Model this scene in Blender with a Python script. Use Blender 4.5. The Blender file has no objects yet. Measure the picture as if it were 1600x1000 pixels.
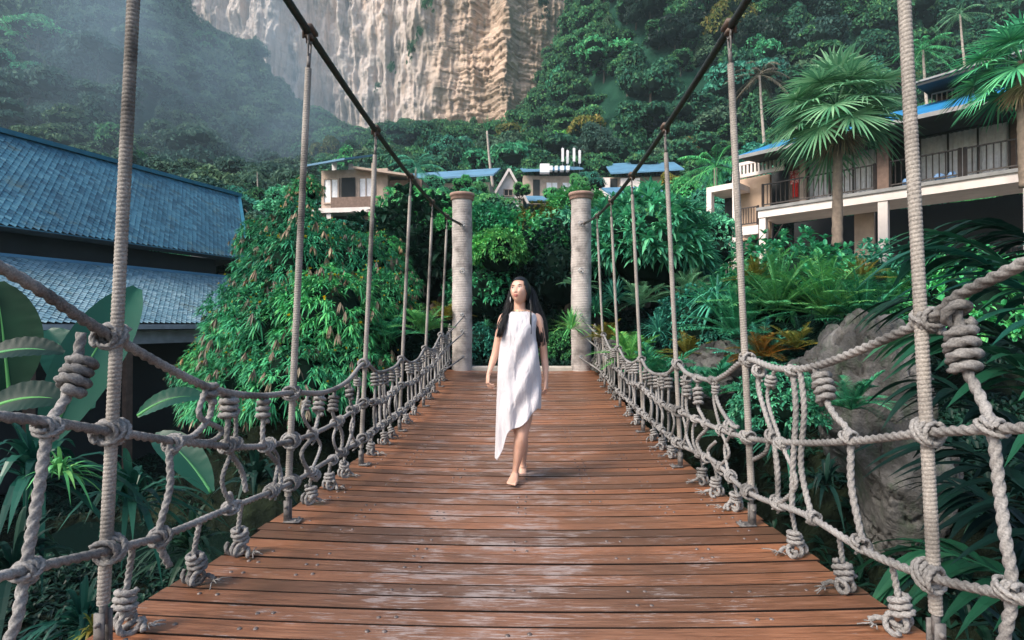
import bpy, math, random
import numpy as np
from mathutils import Vector, Matrix

# ------------------------------------------------------------------ camera, sky, sun, exposure
scene = bpy.context.scene
COL = scene.collection
R = math.radians
CAMLOC = np.array([0.04, 0.0, 1.265])
PITCH, YAW, FPX = 0.47, 1.28, 850.0
cam_data = bpy.data.cameras.new("camera")
cam_data.sensor_width = 36.0
cam_data.lens = FPX * 36.0 / 1600.0
cam_data.clip_start = 0.05
cam_data.clip_end = 1500.0
cam = bpy.data.objects.new("camera", cam_data)
COL.objects.link(cam)
cam.location = CAMLOC
cam.rotation_euler = (R(90 + PITCH), 0, R(YAW))
scene.camera = cam

SUN_EL, SUN_AZ = 43.0, 232.0      # azimuth clockwise from +Y
world = bpy.data.worlds.new("World")
scene.world = world
world.use_nodes = True
wn = world.node_tree
wn.nodes.clear()
sky = wn.nodes.new('ShaderNodeTexSky')
sky.sky_type = 'NISHITA'
sky.sun_disc = False
sky.sun_elevation = R(SUN_EL)
sky.sun_rotation = R(SUN_AZ)
sky.dust_density = 2.5
sky.air_density = 1.0
bgn = wn.nodes.new('ShaderNodeBackground')
bgn.inputs[1].default_value = 0.15
won = wn.nodes.new('ShaderNodeOutputWorld')
wn.links.new(sky.outputs[0], bgn.inputs[0])
wn.links.new(bgn.outputs[0], won.inputs[0])
sun_data = bpy.data.lights.new("sun", 'SUN')
sun_data.energy = 2.4
sun_data.angle = R(20)
sun_data.color = (1.0, 0.91, 0.79)
sun = bpy.data.objects.new("sun", sun_data)
COL.objects.link(sun)
sd = Vector((math.sin(R(SUN_AZ)) * math.cos(R(SUN_EL)), math.cos(R(SUN_AZ)) * math.cos(R(SUN_EL)), math.sin(R(SUN_EL))))
sun.rotation_euler = sd.to_track_quat('Z', 'Y').to_euler()
scene.view_settings.view_transform = 'Standard'
scene.view_settings.look = 'None'
scene.view_settings.gamma = 1.0
scene.view_settings.use_curve_mapping = False
scene.view_settings.exposure = 0.92
scene.cycles.max_bounces = 6
scene.cycles.diffuse_bounces = 3
scene.cycles.glossy_bounces = 2
scene.cycles.transmission_bounces = 4
scene.cycles.transparent_max_bounces = 8
scene.cycles.volume_bounces = 0
scene.cycles.use_denoising = True

# ------------------------------------------------------------------ pixel -> world helpers (photo pixels, 1600 x 1000)
_cp, _sp, _cy, _sy = math.cos(R(PITCH)), math.sin(R(PITCH)), math.cos(R(YAW)), math.sin(R(YAW))
def ray(px, py):
    x, z, y = (px - 800) / FPX, (500 - py) / FPX, 1.0
    y2, z2 = y * _cp - z * _sp, y * _sp + z * _cp
    return np.array([x * _cy - y2 * _sy, x * _sy + y2 * _cy, z2])
def P(px, py, Z):
    return CAMLOC + ray(px, py) * Z
def onX(px, py, X):
    d = ray(px, py)
    return CAMLOC + d * ((X - CAMLOC[0]) / d[0])
def PZ(px, Z, z):
    """point seen in pixel column px, at depth Z, at world height z"""
    p = P(px, 500, Z); return np.array([p[0], p[1], z])

rng = np.random.default_rng(7)
random.seed(7)

# ------------------------------------------------------------------ mesh building
class MB:
    def __init__(s):
        s.V = []; s.F = []; s.M = []; s.n = 0
    def add(s, V, F, mat=0):
        V = np.asarray(V, dtype=np.float64).reshape(-1, 3); F = np.asarray(F, dtype=np.int64)
        if len(V) == 0 or len(F) == 0: return s
        s.V.append(V); s.F.append(F + s.n); s.M.append(mat); s.n += len(V)
        return s
    def box(s, c, size, rot=None, mat=0, bevel=0.0):
        hx, hy, hz = np.array(size) / 2.0
        if bevel > 0:
            b = min(bevel, hx * .9, hy * .9, hz * .9)
            pts = []
            for z, k in ((-hz, 1), (-hz + b, 0), (hz - b, 0), (hz, 1)):
                i = b if k else 0
                ring = [(-hx + i, -hy + i), (hx - i, -hy + i), (hx - i, hy - i), (-hx + i, hy - i)]
                pts += [(x, y, z) for x, y in ring]
            F = [[3, 2, 1, 0], [12, 13, 14, 15]]
            for l in range(3):
                for q in range(4):
                    F.append([l * 4 + q, l * 4 + (q + 1) % 4, l * 4 + 4 + (q + 1) % 4, l * 4 + 4 + q])
            V = np.array(pts)
        else:
            V = np.array([(x, y, z) for z in (-hz, hz) for x, y in ((-hx, -hy), (hx, -hy), (hx, hy), (-hx, hy))])
            F = [[3, 2, 1, 0], [4, 5, 6, 7], [0, 1, 5, 4], [1, 2, 6, 5], [2, 3, 7, 6], [3, 0, 4, 7]]
        if rot is not None: V = V @ np.asarray(rot).T
        return s.add(V + np.asarray(c), F, mat)
    def beam(s, a, b, w, h, mat=0, up=(0, 0, 1)):
        """box bar from a to b, width w (sideways) and height h (along up)"""
        a = np.asarray(a, float); b = np.asarray(b, float); d = b - a; L = np.linalg.norm(d)
        if L < 1e-6: return s
        d = d / L; upv = np.asarray(up, float)
        if abs(d @ upv) > .98: upv = np.array([0, 1., 0])
        x = np.cross(d, upv); x /= np.linalg.norm(x); z = np.cross(x, d)
        Rm = np.stack([x, d, z], 1)
        return s.box((a + b) / 2, (w, L, h), rot=Rm, mat=mat)
    def quad(s, a, b, c, d, mat=0):
        return s.add([a, b, c, d], [[0, 1, 2, 3]], mat)
    def slab(s, pts, n, mat=0):
        """extrude the planar polygon pts by vector n (closed)"""
        pts = np.asarray(pts, float); k = len(pts); n = np.asarray(n, float)
        V = np.vstack([pts, pts + n])
        s.add(V, [list(range(k))[::-1]], mat)
        s.add(V, [[k + q for q in range(k)]], mat)
        s.add(V, [[q, (q + 1) % k, k + (q + 1) % k, k + q] for q in range(k)], mat)
        return s
    def tube(s, pts, r, sides=8, mat=0, cap=True, lobes=0, lay=0.12, depth=0.24, closed=False):
        pts = np.asarray(pts, float); m = len(pts)
        if m < 2: return s
        T = np.gradient(pts, axis=0)
        T /= np.linalg.norm(T, axis=1, keepdims=True) + 1e-12
        U = np.zeros_like(T)
        u = np.array([0, 0, 1.0]) if abs(T[0, 2]) < .9 else np.array([1.0, 0, 0])
        for i in range(m):
            u = u - T[i] * (u @ T[i]); nu = np.linalg.norm(u)
            if nu < 1e-6: u = np.cross(T[i], [1, 0, 0.3]); nu = np.linalg.norm(u)
            u = u / nu; U[i] = u
        W = np.cross(T, U)
        rr = np.broadcast_to(np.asarray(r, float), (m,))
        th = np.arange(sides) * 2 * np.pi / sides
        if lobes:
            L = np.concatenate([[0], np.cumsum(np.linalg.norm(np.diff(pts, axis=0), axis=1))])
            tw = L * 2 * np.pi / lay
            ph = th[None, :] + 0 * tw[:, None]
            k = (1 - depth) + depth * np.abs(np.cos(lobes / 2 * (ph - tw[:, None])))
            rad = rr[:, None] * k
        else:
            rad = np.broadcast_to(rr[:, None], (m, sides))
        V = pts[:, None, :] + rad[..., None] * (np.cos(th)[None, :, None] * U[:, None, :] + np.sin(th)[None, :, None] * W[:, None, :])
        V = V.reshape(-1, 3)
        i = np.arange(m - 1)[:, None]; j = np.arange(sides)[None, :]
        F = np.stack([i * sides + j, i * sides + (j + 1) % sides, (i + 1) * sides + (j + 1) % sides, (i + 1) * sides + j], -1).reshape(-1, 4)
        s.add(V, F, mat)
        if cap and not closed:
            s.F.append(np.array([[s.n - len(V) + q for q in range(sides)][::-1]])); s.M.append(mat)
            s.F.append(np.array([[s.n - sides + q for q in range(sides)]])); s.M.append(mat)
        return s
    def lathe(s, prof, c=(0, 0, 0), sides=24, mat=0):
        prof = np.asarray(prof, float); th = np.arange(sides) * 2 * np.pi / sides
        V = np.stack([prof[:, 0][:, None] * np.cos(th), prof[:, 0][:, None] * np.sin(th), np.broadcast_to(prof[:, 1][:, None], (len(prof), sides))], -1).reshape(-1, 3)
        i = np.arange(len(prof) - 1)[:, None]; j = np.arange(sides)[None, :]
        F = np.stack([i * sides + j, i * sides + (j + 1) % sides, (i + 1) * sides + (j + 1) % sides, (i + 1) * sides + j], -1).reshape(-1, 4)
        return s.add(V + np.asarray(c), F, mat)
    def grid(s, X, mat=0):
        """X: (a,b,3) sheet"""
        a, b = X.shape[:2]
        i = np.arange(a - 1)[:, None]; j = np.arange(b - 1)[None, :]
        F = np.stack([i * b + j, (i + 1) * b + j, (i + 1) * b + j + 1, i * b + j + 1], -1).reshape(-1, 4)
        return s.add(X.reshape(-1, 3), F, mat)
    def merge(s, o, M=None, off=None, remap={}):
        """append another MB, transformed"""
        if not o.V: return s
        V = np.vstack(o.V)
        if M is not None: V = V @ np.asarray(M).T
        if off is not None: V = V + off
        n0 = s.n; s.V.append(V); s.n += len(V)
        for F, m in zip(o.F, o.M):
            s.F.append(F + n0); s.M.append(remap.get(m, m))
        return s
    def mesh(s, name, mats, smooth=True, off=None):
        me = bpy.data.meshes.new(name)
        V = np.vstack(s.V)
        if off is not None: V = V - np.asarray(off)
        me.vertices.add(len(V)); me.vertices.foreach_set('co', V.astype(np.float32).ravel())
        loops = np.concatenate([F.ravel() for F in s.F]).astype(np.int32)
        tot = np.concatenate([np.full(len(F), F.shape[1]) for F in s.F]).astype(np.int32)
        st = np.concatenate([[0], np.cumsum(tot)[:-1]]).astype(np.int32)
        me.loops.add(len(loops)); me.loops.foreach_set('vertex_index', loops)
        me.polygons.add(len(tot)); me.polygons.foreach_set('loop_start', st)
        mi = np.concatenate([np.full(len(F), m) for F, m in zip(s.F, s.M)]).astype(np.int32)
        for m in (mats if isinstance(mats, (list, tuple)) else [mats]): me.materials.append(m)
        me.polygons.foreach_set('material_index', mi)
        me.polygons.foreach_set('use_smooth', np.full(len(tot), bool(smooth)))
        me.update(calc_edges=True); me.validate()
        return me
ORIG = {}
def part(name, mb, mats, parent=None, smooth=True, label=None):
    """link the MB as one mesh object; its vertices are in world space (or in the space of a parent built at its own origin)"""
    off = ORIG.get(parent.name) if parent is not None else None
    me = mb.mesh(name, mats, smooth, off)
    o = bpy.data.objects.new(name, me); COL.objects.link(o)
    if parent is not None:
        o.parent = parent
        if parent.name in ORIG: ORIG[o.name] = ORIG[parent.name]
    if label: o['label'] = label
    return o
def thing(name, label, cat, loc=(0, 0, 0), group=None, local=False):
    o = bpy.data.objects.new(name, None); COL.objects.link(o)
    o.location = loc; o.empty_display_size = .1
    o['label'] = label; o['category'] = cat
    if group: o['group'] = group
    if not local: ORIG[o.name] = np.asarray(loc, float)
    return o
def single(name, mb, mats, label, cat, group=None, smooth=True, loc=None):
    me = mb.mesh(name, mats, smooth, loc)
    o = bpy.data.objects.new(name, me); COL.objects.link(o)
    if loc is not None: o.location = loc
    o['label'] = label; o['category'] = cat
    if group: o['group'] = group
    return o
def setting(name, mb, mats, kind='structure', smooth=True):
    o = bpy.data.objects.new(name, mb.mesh(name, mats, smooth)); COL.objects.link(o); o['kind'] = kind
    return o
def copy_tree(o, parent=None):
    c = o.copy(); COL.objects.link(c)
    if parent is not None: c.parent = parent
    for ch in [x for x in KIDS.get(o.name, [])]:
        d = copy_tree(ch, c)
    return c
KIDS = {}
def kids(root, *ch):
    KIDS.setdefault(root.name, []).extend(ch)

def smoothpath(pts, ds):
    """Catmull-Rom through pts, resampled about every ds"""
    p = np.asarray(pts, float)
    if len(p) == 2:
        n = max(2, int(np.linalg.norm(p[1] - p[0]) / ds) + 1)
        return p[0] + (p[1] - p[0]) * np.linspace(0, 1, n)[:, None]
    q = np.vstack([2 * p[0] - p[1], p, 2 * p[-1] - p[-2]])
    out = []
    for i in range(1, len(q) - 2):
        L = np.linalg.norm(q[i + 1] - q[i]); n = max(2, int(L / ds * 1.05) + 1)
        t = np.linspace(0, 1, n, endpoint=False)[:, None]
        a, b, c, d = q[i - 1], q[i], q[i + 1], q[i + 2]
        out.append(.5 * ((2 * b) + (-a + c) * t + (2 * a - 5 * b + 4 * c - d) * t ** 2 + (-a + 3 * b - 3 * c + d) * t ** 3))
    out.append(p[-1:])
    out = np.vstack(out)
    L = np.concatenate([[0], np.cumsum(np.linalg.norm(np.diff(out, axis=0), axis=1))])
    n = max(2, int(L[-1] / ds) + 1)
    s = np.linspace(0, L[-1], n)
    return np.stack([np.interp(s, L, out[:, k]) for k in range(3)], 1)

# value noise on arrays
_perm = rng.random((64, 64, 64))
def vnoise(x, y, z):
    xi, yi, zi = np.floor(x).astype(int), np.floor(y).astype(int), np.floor(z).astype(int)
    fx, fy, fz = x - xi, y - yi, z - zi
    fx, fy, fz = [f * f * (3 - 2 * f) for f in (fx, fy, fz)]
    g = lambda a, b, c: _perm[a & 63, b & 63, c & 63]
    r = 0
    for a in (0, 1):
        for b in (0, 1):
            for c in (0, 1):
                r = r + g(xi + a, yi + b, zi + c) * (fx if a else 1 - fx) * (fy if b else 1 - fy) * (fz if c else 1 - fz)
    return r
def fbm(x, y, z, o=4):
    x, y, z = [np.asarray(v, float) + 0 * (np.asarray(x, float) + np.asarray(y, float) + np.asarray(z, float)) for v in (x, y, z)]
    r = 0; a = .5
    for k in range(o):
        r = r + a * vnoise(x, y, z); x, y, z = x * 2.03 + 7.1, y * 2.03 + 3.3, z * 2.03 + 5.7; a *= .5
    return r

# ------------------------------------------------------------------ materials
def _new(name):
    m = bpy.data.materials.new(name); m.use_nodes = True
    nt = m.node_tree; nt.nodes.clear()
    out = nt.nodes.new('ShaderNodeOutputMaterial')
    bs = nt.nodes.new('ShaderNodeBsdfPrincipled')
    nt.links.new(bs.outputs[0], out.inputs[0])
    return m, nt, bs, out
def _ramp(nt, fac, stops, interp='LINEAR'):
    r = nt.nodes.new('ShaderNodeValToRGB'); r.color_ramp.interpolation = interp
    e = r.color_ramp.elements
    while len(e) < len(stops): e.new(0.5)
    for k, (p, c) in enumerate(stops):
        e[k].position = p; e[k].color = (*c, 1) if len(c) == 3 else c
    nt.links.new(fac, r.inputs[0]); return r.outputs[0]
def _noise(nt, scale, detail=4, vec=None, rough=.55, dist=0):
    n = nt.nodes.new('ShaderNodeTexNoise'); n.inputs['Scale'].default_value = scale
    n.inputs['Detail'].default_value = detail; n.inputs['Roughness'].default_value = rough; n.inputs['Distortion'].default_value = dist
    if vec is not None: nt.links.new(vec, n.inputs['Vector'])
    return n.outputs['Fac']
def _coord(nt, scale=(1, 1, 1), rot=(0, 0, 0), kind='Object'):
    t = nt.nodes.new('ShaderNodeTexCoord'); m = nt.nodes.new('ShaderNodeMapping')
    m.inputs['Scale'].default_value = scale; m.inputs['Rotation'].default_value = rot
    nt.links.new(t.outputs[kind], m.inputs[0]); return m.outputs[0]
def _mix(nt, fac, a, b, mode='MIX'):
    m = nt.nodes.new('ShaderNodeMix'); m.data_type = 'RGBA'; m.blend_type = mode
    for i, v in ((0, fac), (6, a), (7, b)):
        if hasattr(v, 'links') or hasattr(v, 'is_linked'): nt.links.new(v, m.inputs[i])
        elif isinstance(v, (int, float)): m.inputs[i].default_value = v
        else: m.inputs[i].default_value = (*v, 1)
    return m.outputs[2]
def _math(nt, op, a, b=0.0, clamp=False):
    m = nt.nodes.new('ShaderNodeMath'); m.operation = op; m.use_clamp = clamp
    for i, v in ((0, a), (1, b)):
        if isinstance(v, (int, float)): m.inputs[i].default_value = v
        else: nt.links.new(v, m.inputs[i])
    return m.outputs[0]
def _bump(nt, bs, h, strength=.4, dist=.01):
    b = nt.nodes.new('ShaderNodeBump'); b.inputs['Strength'].default_value = strength; b.inputs['Distance'].default_value = dist
    nt.links.new(h, b.inputs['Height']); nt.links.new(b.outputs[0], bs.inputs['Normal'])
def mat_plain(name, c, rough=.6, var=.25, scale=3.0, metal=0, bump=0.0, bscale=40, spec=.5):
    m, nt, bs, out = _new(name)
    v = _coord(nt)
    n = _noise(nt, scale, 5, v)
    lo = tuple(x * (1 - var) for x in c); hi = tuple(min(1, x * (1 + var)) for x in c)
    nt.links.new(_ramp(nt, n, [(.3, lo), (.7, hi)]), bs.inputs['Base Color'])
    bs.inputs['Roughness'].default_value = rough; bs.inputs['Metallic'].default_value = metal
    bs.inputs['Specular IOR Level'].default_value = spec
    if bump: _bump(nt, bs, _noise(nt, bscale, 5, v), bump, .01)
    return m
def mat_leaf(name, cols, rough=.5, trans=.25, nscale=.6, spec=.28, nvar=.5, objvar=True):
    """per-leaf random tone (Random Per Island) times a soft large-scale variation"""
    m, nt, bs, out = _new(name)
    g = nt.nodes.new('ShaderNodeNewGeometry')
    k = len(cols)
    c = _ramp(nt, g.outputs['Random Per Island'], [(i / max(1, k - 1), cc) for i, cc in enumerate(cols)])
    n = _noise(nt, nscale, 3, _coord(nt))
    oi = nt.nodes.new('ShaderNodeObjectInfo')
    t = _ramp(nt, n, [(.3, (1 - nvar,) * 3), (.7, (1 + nvar * .6, 1 + nvar * .6, 1 + nvar * .3))])
    c = _mix(nt, 1.0, c, t, 'MULTIPLY')
    t2 = _ramp(nt, oi.outputs['Random'], [(0, (.62, .74, .80)), (.5, (1, 1, 1)), (1, (1.45, 1.25, .85))])
    if objvar: c = _mix(nt, 1.0, c, t2, 'MULTIPLY')
    nt.links.new(c, bs.inputs['Base Color'])
    bs.inputs['Roughness'].default_value = rough; bs.inputs['Specular IOR Level'].default_value = spec
    if trans > 0:
        tr = nt.nodes.new('ShaderNodeBsdfTranslucent'); nt.links.new(c, tr.inputs[0])
        mx = nt.nodes.new('ShaderNodeMixShader'); mx.inputs[0].default_value = trans
        nt.links.new(bs.outputs[0], mx.inputs[1]); nt.links.new(tr.outputs[0], mx.inputs[2])
        nt.links.new(mx.outputs[0], out.inputs[0])
    return m

M = {}
def rope_mat(name, c):
    m, nt, bs, out = _new(name)
    v = _coord(nt)
    big = _noise(nt, 3.5, 5, v); fine = _noise(nt, 160, 4, v)
    a = _ramp(nt, big, [(.30, tuple(x * .38 for x in c)), (.5, c), (.68, tuple(min(1, x * 1.3) for x in c))])
    b = _ramp(nt, fine, [(.3, (.5, .5, .5)), (.7, (1.15, 1.13, 1.1))])
    nt.links.new(_mix(nt, 1.0, a, b, 'MULTIPLY'), bs.inputs['Base Color'])
    bs.inputs['Roughness'].default_value = .85; bs.inputs['Specular IOR Level'].default_value = .2
    _bump(nt, bs, fine, .5, .003)
    return m
M['rope'] = rope_mat('weathered_rope', (.28, .272, .268))
M['cord'] = rope_mat('hanger_cord', (.33, .305, .28))
M['tower_cord'] = rope_mat('tower_cord', (.46, .42, .40))
M['terracotta'] = mat_plain('terracotta_cap', (.30, .19, .15), .8, .3, 6, bump=.3)
M['cable'] = mat_plain('dark_steel_cable', (.018, .024, .024), .5, .4, 30, bump=.6, bscale=120)
M['steel'] = mat_plain('galvanised_steel', (.32, .33, .34), .4, .35, 25, metal=.7, bump=.3)
M['bracket'] = mat_plain('grimy_bracket', (.14, .13, .125), .7, .5, 30, metal=.2, bump=.4)
M['screw'] = mat_plain('dull_screw', (.16, .13, .12), .5, .5, 60, metal=.4)
M['rust'] = mat_plain('rusty_steel', (.10, .07, .055), .7, .5, 20, metal=.2, bump=.4)

def wood_deck():
    m, nt, bs, out = _new('deck_timber')
    v = _coord(nt, (1.6, 26, 26))
    grain = _noise(nt, 3.0, 7, v, .62, .4)
    big = _noise(nt, 1.1, 3, _coord(nt))
    oi = nt.nodes.new('ShaderNodeObjectInfo')
    c = _ramp(nt, grain, [(.27, (.085, .034, .018)), (.5, (.225, .100, .052)), (.73, (.34, .17, .098))])
    t = _ramp(nt, oi.outputs['Random'], [(0, (.50, .54, .58)), (.25, (.85, .86, .88)), (.7, (1.0, 1.0, .98)), (1, (1.28, 1.16, 1.05))])
    c = _mix(nt, 1.0, c, t, 'MULTIPLY')
    t = _ramp(nt, big, [(.3, (.72, .74, .78)), (.7, (1.2, 1.12, 1.08))])
    c = _mix(nt, 1.0, c, t, 'MULTIPLY')
    # pale scuffs worn along the walking line
    sc = _noise(nt, 2.6, 8, _coord(nt, (3.2, 34, 34)), .75, .2)
    pat = _noise(nt, 1.6, 6, _coord(nt, (1.6, 3.2, 1)), .7)
    tc = nt.nodes.new('ShaderNodeTexCoord'); sx = nt.nodes.new('ShaderNodeSeparateXYZ'); nt.links.new(tc.outputs['Object'], sx.inputs[0])
    ax = _math(nt, 'ABSOLUTE', _math(nt, 'ADD', sx.outputs[0], .12))
    msk = nt.nodes.new('ShaderNodeMapRange'); msk.inputs[1].default_value = .25; msk.inputs[2].default_value = 1.35; msk.inputs[3].default_value = 1; msk.inputs[4].default_value = 0
    nt.links.new(ax, msk.inputs[0])
    f = _math(nt, 'MULTIPLY', _math(nt, 'SUBTRACT', sc, .5), 4.2)
    f = _math(nt, 'ADD', f, _math(nt, 'MULTIPLY', _math(nt, 'SUBTRACT', pat, .5), 3.2))
    f = _math(nt, 'ADD', f, _math(nt, 'MULTIPLY', msk.outputs[0], .55))
    fr = _ramp(nt, f, [(.62, (0, 0, 0)), (.95, (1, 1, 1))])
    fr2 = _math(nt, 'MULTIPLY', fr, .62)
    c = _mix(nt, fr2, c, (.46, .40, .385))
    # a general greying of the trodden middle
    g = _math(nt, 'MULTIPLY', msk.outputs[0], .13)
    c = _mix(nt, g, c, (.27, .19, .165))
    nt.links.new(c, bs.inputs['Base Color'])
    rr = _ramp(nt, grain, [(.3, (.34,) * 3), (.7, (.55,) * 3)])
    nt.links.new(rr, bs.inputs['Roughness'])
    bs.inputs['Specular IOR Level'].default_value = .5
    _bump(nt, bs, grain, .5, .004)
    return m
M['deck'] = wood_deck()
M['gap_shade'] = mat_plain('plank_side_gap_shade', (.018, .012, .010), .95, .4, 9, spec=.1)  # near-black plank sides: the shade of the narrow gaps put into the colour
M['beam'] = mat_plain('old_beam', (.09, .06, .045), .8, .4, 8, bump=.4)

def cliff_mat():
    m, nt, bs, out = _new('limestone_cliff')
    tc = nt.nodes.new('ShaderNodeTexCoord'); sx = nt.nodes.new('ShaderNodeSeparateXYZ'); nt.links.new(tc.outputs['Object'], sx.inputs[0])
    wob = _noise(nt, .05, 3, _coord(nt))
    xx = _math(nt, 'ADD', sx.outputs[0], _math(nt, 'MULTIPLY', wob, 24))
    mr = nt.nodes.new('ShaderNodeMapRange'); mr.inputs[1].default_value = -36; mr.inputs[2].default_value = -6; nt.links.new(xx, mr.inputs[0])
    tall = _noise(nt, .16, 9, _coord(nt, (1, 1, .30)), .68, .3)
    L = _ramp(nt, tall, [(.30, (.20, .19, .19)), (.42, (.48, .43, .41)), (.52, (.64, .58, .56)), (.62, (.56, .45, .39)), (.72, (.68, .64, .62))])
    streak = _noise(nt, .5, 6, _coord(nt, (1, 1, .06)), .6)
    L = _mix(nt, .75, L, _ramp(nt, streak, [(.52, (1, 1, 1)), (.66, (.40, .42, .42))]), 'MULTIPLY')
    flat = _noise(nt, .5, 8, _coord(nt, (.14, .14, 1.6), (0, .10, 0)), .7, .6)
    Rr = _ramp(nt, flat, [(.30, (.11, .10, .095)), (.42, (.36, .29, .24)), (.52, (.54, .44, .36)), (.66, (.62, .54, .47))])
    big = _noise(nt, .07, 5, _coord(nt))
    Rr = _mix(nt, .8, Rr, _ramp(nt, big, [(.35, (.6, .58, .55)), (.6, (1.1, 1, .95))]), 'MULTIPLY')
    c = _mix(nt, 1.0, _mix(nt, mr.outputs[0], L, Rr), (.98, .95, .90), 'MULTIPLY')
    nt.links.new(c, bs.inputs['Base Color']); bs.inputs['Roughness'].default_value = .9
    bs.inputs['Specular IOR Level'].default_value = .1
    _bump(nt, bs, _math(nt, 'ADD', tall, flat), .8, 1.2)
    return m
M['cliff'] = cliff_mat()
def rock_mat():
    m, nt, bs, out = _new('boulder_stone')
    n = _noise(nt, 1.6, 9, _coord(nt), .68, .4); n2 = _noise(nt, 7, 6, _coord(nt, (1, 1, .4)), .6)
    c = _ramp(nt, n, [(.32, (.020, .021, .020)), (.46, (.068, .066, .063)), (.56, (.145, .14, .135)), (.7, (.25, .242, .235))])
    g = _ramp(nt, n2, [(.5, (0, 0, 0)), (.65, (1, 1, 1))])
    gg = _math(nt, 'MULTIPLY', g, .75)
    c = _mix(nt, gg, c, (.05, .075, .045))
    nt.links.new(c, bs.inputs['Base Color']); bs.inputs['Roughness'].default_value = .85
    _bump(nt, bs, n, 1.0, .25)
    return m
M['rock'] = rock_mat()
def ground_mat():
    m, nt, bs, out = _new('ground_cover_and_soil')
    tc = nt.nodes.new('ShaderNodeTexCoord'); sx = nt.nodes.new('ShaderNodeSeparateXYZ'); nt.links.new(tc.outputs['Object'], sx.inputs[0])
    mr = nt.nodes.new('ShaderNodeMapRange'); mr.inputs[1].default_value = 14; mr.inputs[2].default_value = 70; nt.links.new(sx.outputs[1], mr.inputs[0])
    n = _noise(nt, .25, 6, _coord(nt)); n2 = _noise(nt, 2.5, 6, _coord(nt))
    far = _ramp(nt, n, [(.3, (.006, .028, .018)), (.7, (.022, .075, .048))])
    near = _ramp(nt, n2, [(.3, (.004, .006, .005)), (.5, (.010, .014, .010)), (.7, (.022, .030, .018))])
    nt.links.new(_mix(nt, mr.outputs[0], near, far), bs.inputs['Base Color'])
    bs.inputs['Roughness'].default_value = 1; bs.inputs['Specular IOR Level'].default_value = 0
    _bump(nt, bs, n2, 1, .3)
    return m
M['soil'] = mat_plain('dark_soil', (.018, .022, .014), .95, .5, 2, bump=.5, bscale=8)
M['hillground'] = ground_mat()
M['concrete'] = mat_plain('pale_stone', (.42, .38, .33), .85, .25, 5, bump=.2)
M['cream'] = mat_plain('cream_render', (.72, .64, .60), .8, .12, 1.5, bump=.08)
M['tan'] = mat_plain('tan_render', (.46, .33, .24), .8, .15, 1.5)
M['brownpost'] = mat_plain('brown_timber', (.16, .10, .075), .7, .3, 6)
M['darkwood'] = mat_plain('dark_railing', (.035, .027, .025), .6, .3, 6)
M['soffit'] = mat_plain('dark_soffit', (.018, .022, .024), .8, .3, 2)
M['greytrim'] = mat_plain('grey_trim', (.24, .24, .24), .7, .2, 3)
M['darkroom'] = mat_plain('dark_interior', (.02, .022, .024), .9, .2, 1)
M['curtain'] = mat_plain('white_curtain', (.84, .84, .86), .9, .10, 7)
M['blue'] = mat_plain('blue_metal_roof', (.02, .20, .44), .45, .12, 2)
M['palewood'] = mat_plain('pale_wall', (.40, .31, .25), .8, .2, 2)
M['white'] = mat_plain('white_paint', (.75, .74, .74), .6, .06, 5)
M['red'] = mat_plain('red_cloth', (.65, .02, .015), .7, .2, 9)
M['bark'] = mat_plain('palm_bark', (.20, .155, .12), .9, .35, 5, bump=.6, bscale=25)
M['barkdark'] = mat_plain('tree_bark', (.07, .055, .045), .9, .4, 5, bump=.5, bscale=20)
M['barkpale'] = mat_plain('pale_palm_bark', (.36, .31, .27), .9, .3, 5, bump=.5, bscale=20)
def shingle_mat(name, cols):
    m, nt, bs, out = _new(name)
    g = nt.nodes.new('ShaderNodeNewGeometry')
    c = _ramp(nt, g.outputs['Random Per Island'], [(i / (len(cols) - 1), k) for i, k in enumerate(cols)])
    n = _noise(nt, .5, 6, _coord(nt), .6)
    t = _ramp(nt, n, [(.3, (.62, .68, .70)), (.7, (1.25, 1.2, 1.15))])
    c = _mix(nt, 1.0, c, t, 'MULTIPLY')
    st = _ramp(nt, _noise(nt, 1.4, 7, _coord(nt), .7), [(.56, (0, 0, 0)), (.68, (.6, .6, .6))])
    nt.links.new(_mix(nt, st, c, (.10, .13, .10)), bs.inputs['Base Color'])
    bs.inputs['Roughness'].default_value = .6
    return m
M['shingle'] = shingle_mat('blue_shingles', [(.022, .09, .15), (.035, .14, .215), (.05, .175, .26), (.075, .21, .29)])
M['shingle2'] = shingle_mat('grey_blue_shingles', [(.12, .25, .33), (.17, .32, .40), (.22, .37, .45), (.28, .43, .50)])
M['ridge'] = mat_plain('teal_ridge_cap', (.015, .13, .20), .5, .2, 3)
M['dimblue'] = mat_plain('faded_blue_roof', (.09, .22, .34), .6, .2, .6)
# foliage
M['lf_teal'] = mat_leaf('leaf_teal', [(0.020, 0.138, 0.112), (0.044, 0.275, 0.213), (0.088, 0.450, 0.325), (0.163, 0.550, 0.375)])
M['lf_green'] = mat_leaf('leaf_green', [(0.020, 0.150, 0.081), (0.040, 0.300, 0.163), (0.075, 0.450, 0.237), (0.150, 0.537, 0.237)])
M['lf_bright'] = mat_leaf('leaf_bright', [(0.057, 0.276, 0.103), (0.103, 0.437, 0.184), (0.253, 0.598, 0.196)])
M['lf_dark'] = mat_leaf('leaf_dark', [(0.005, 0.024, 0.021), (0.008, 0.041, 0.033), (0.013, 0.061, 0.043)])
M['lf_hill'] = mat_leaf('leaf_hillside', [(0.015, 0.083, 0.057), (0.026, 0.138, 0.094), (0.050, 0.198, 0.121), (0.099, 0.242, 0.110)], nscale=.12, trans=.12, spec=.15, rough=.7)
M['lf_hillgrey'] = mat_leaf('leaf_hillside_grey', [(.035, .10, .090), (.065, .155, .130), (.11, .21, .16)], nscale=.12, trans=.12, spec=.15, rough=.7)
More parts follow.
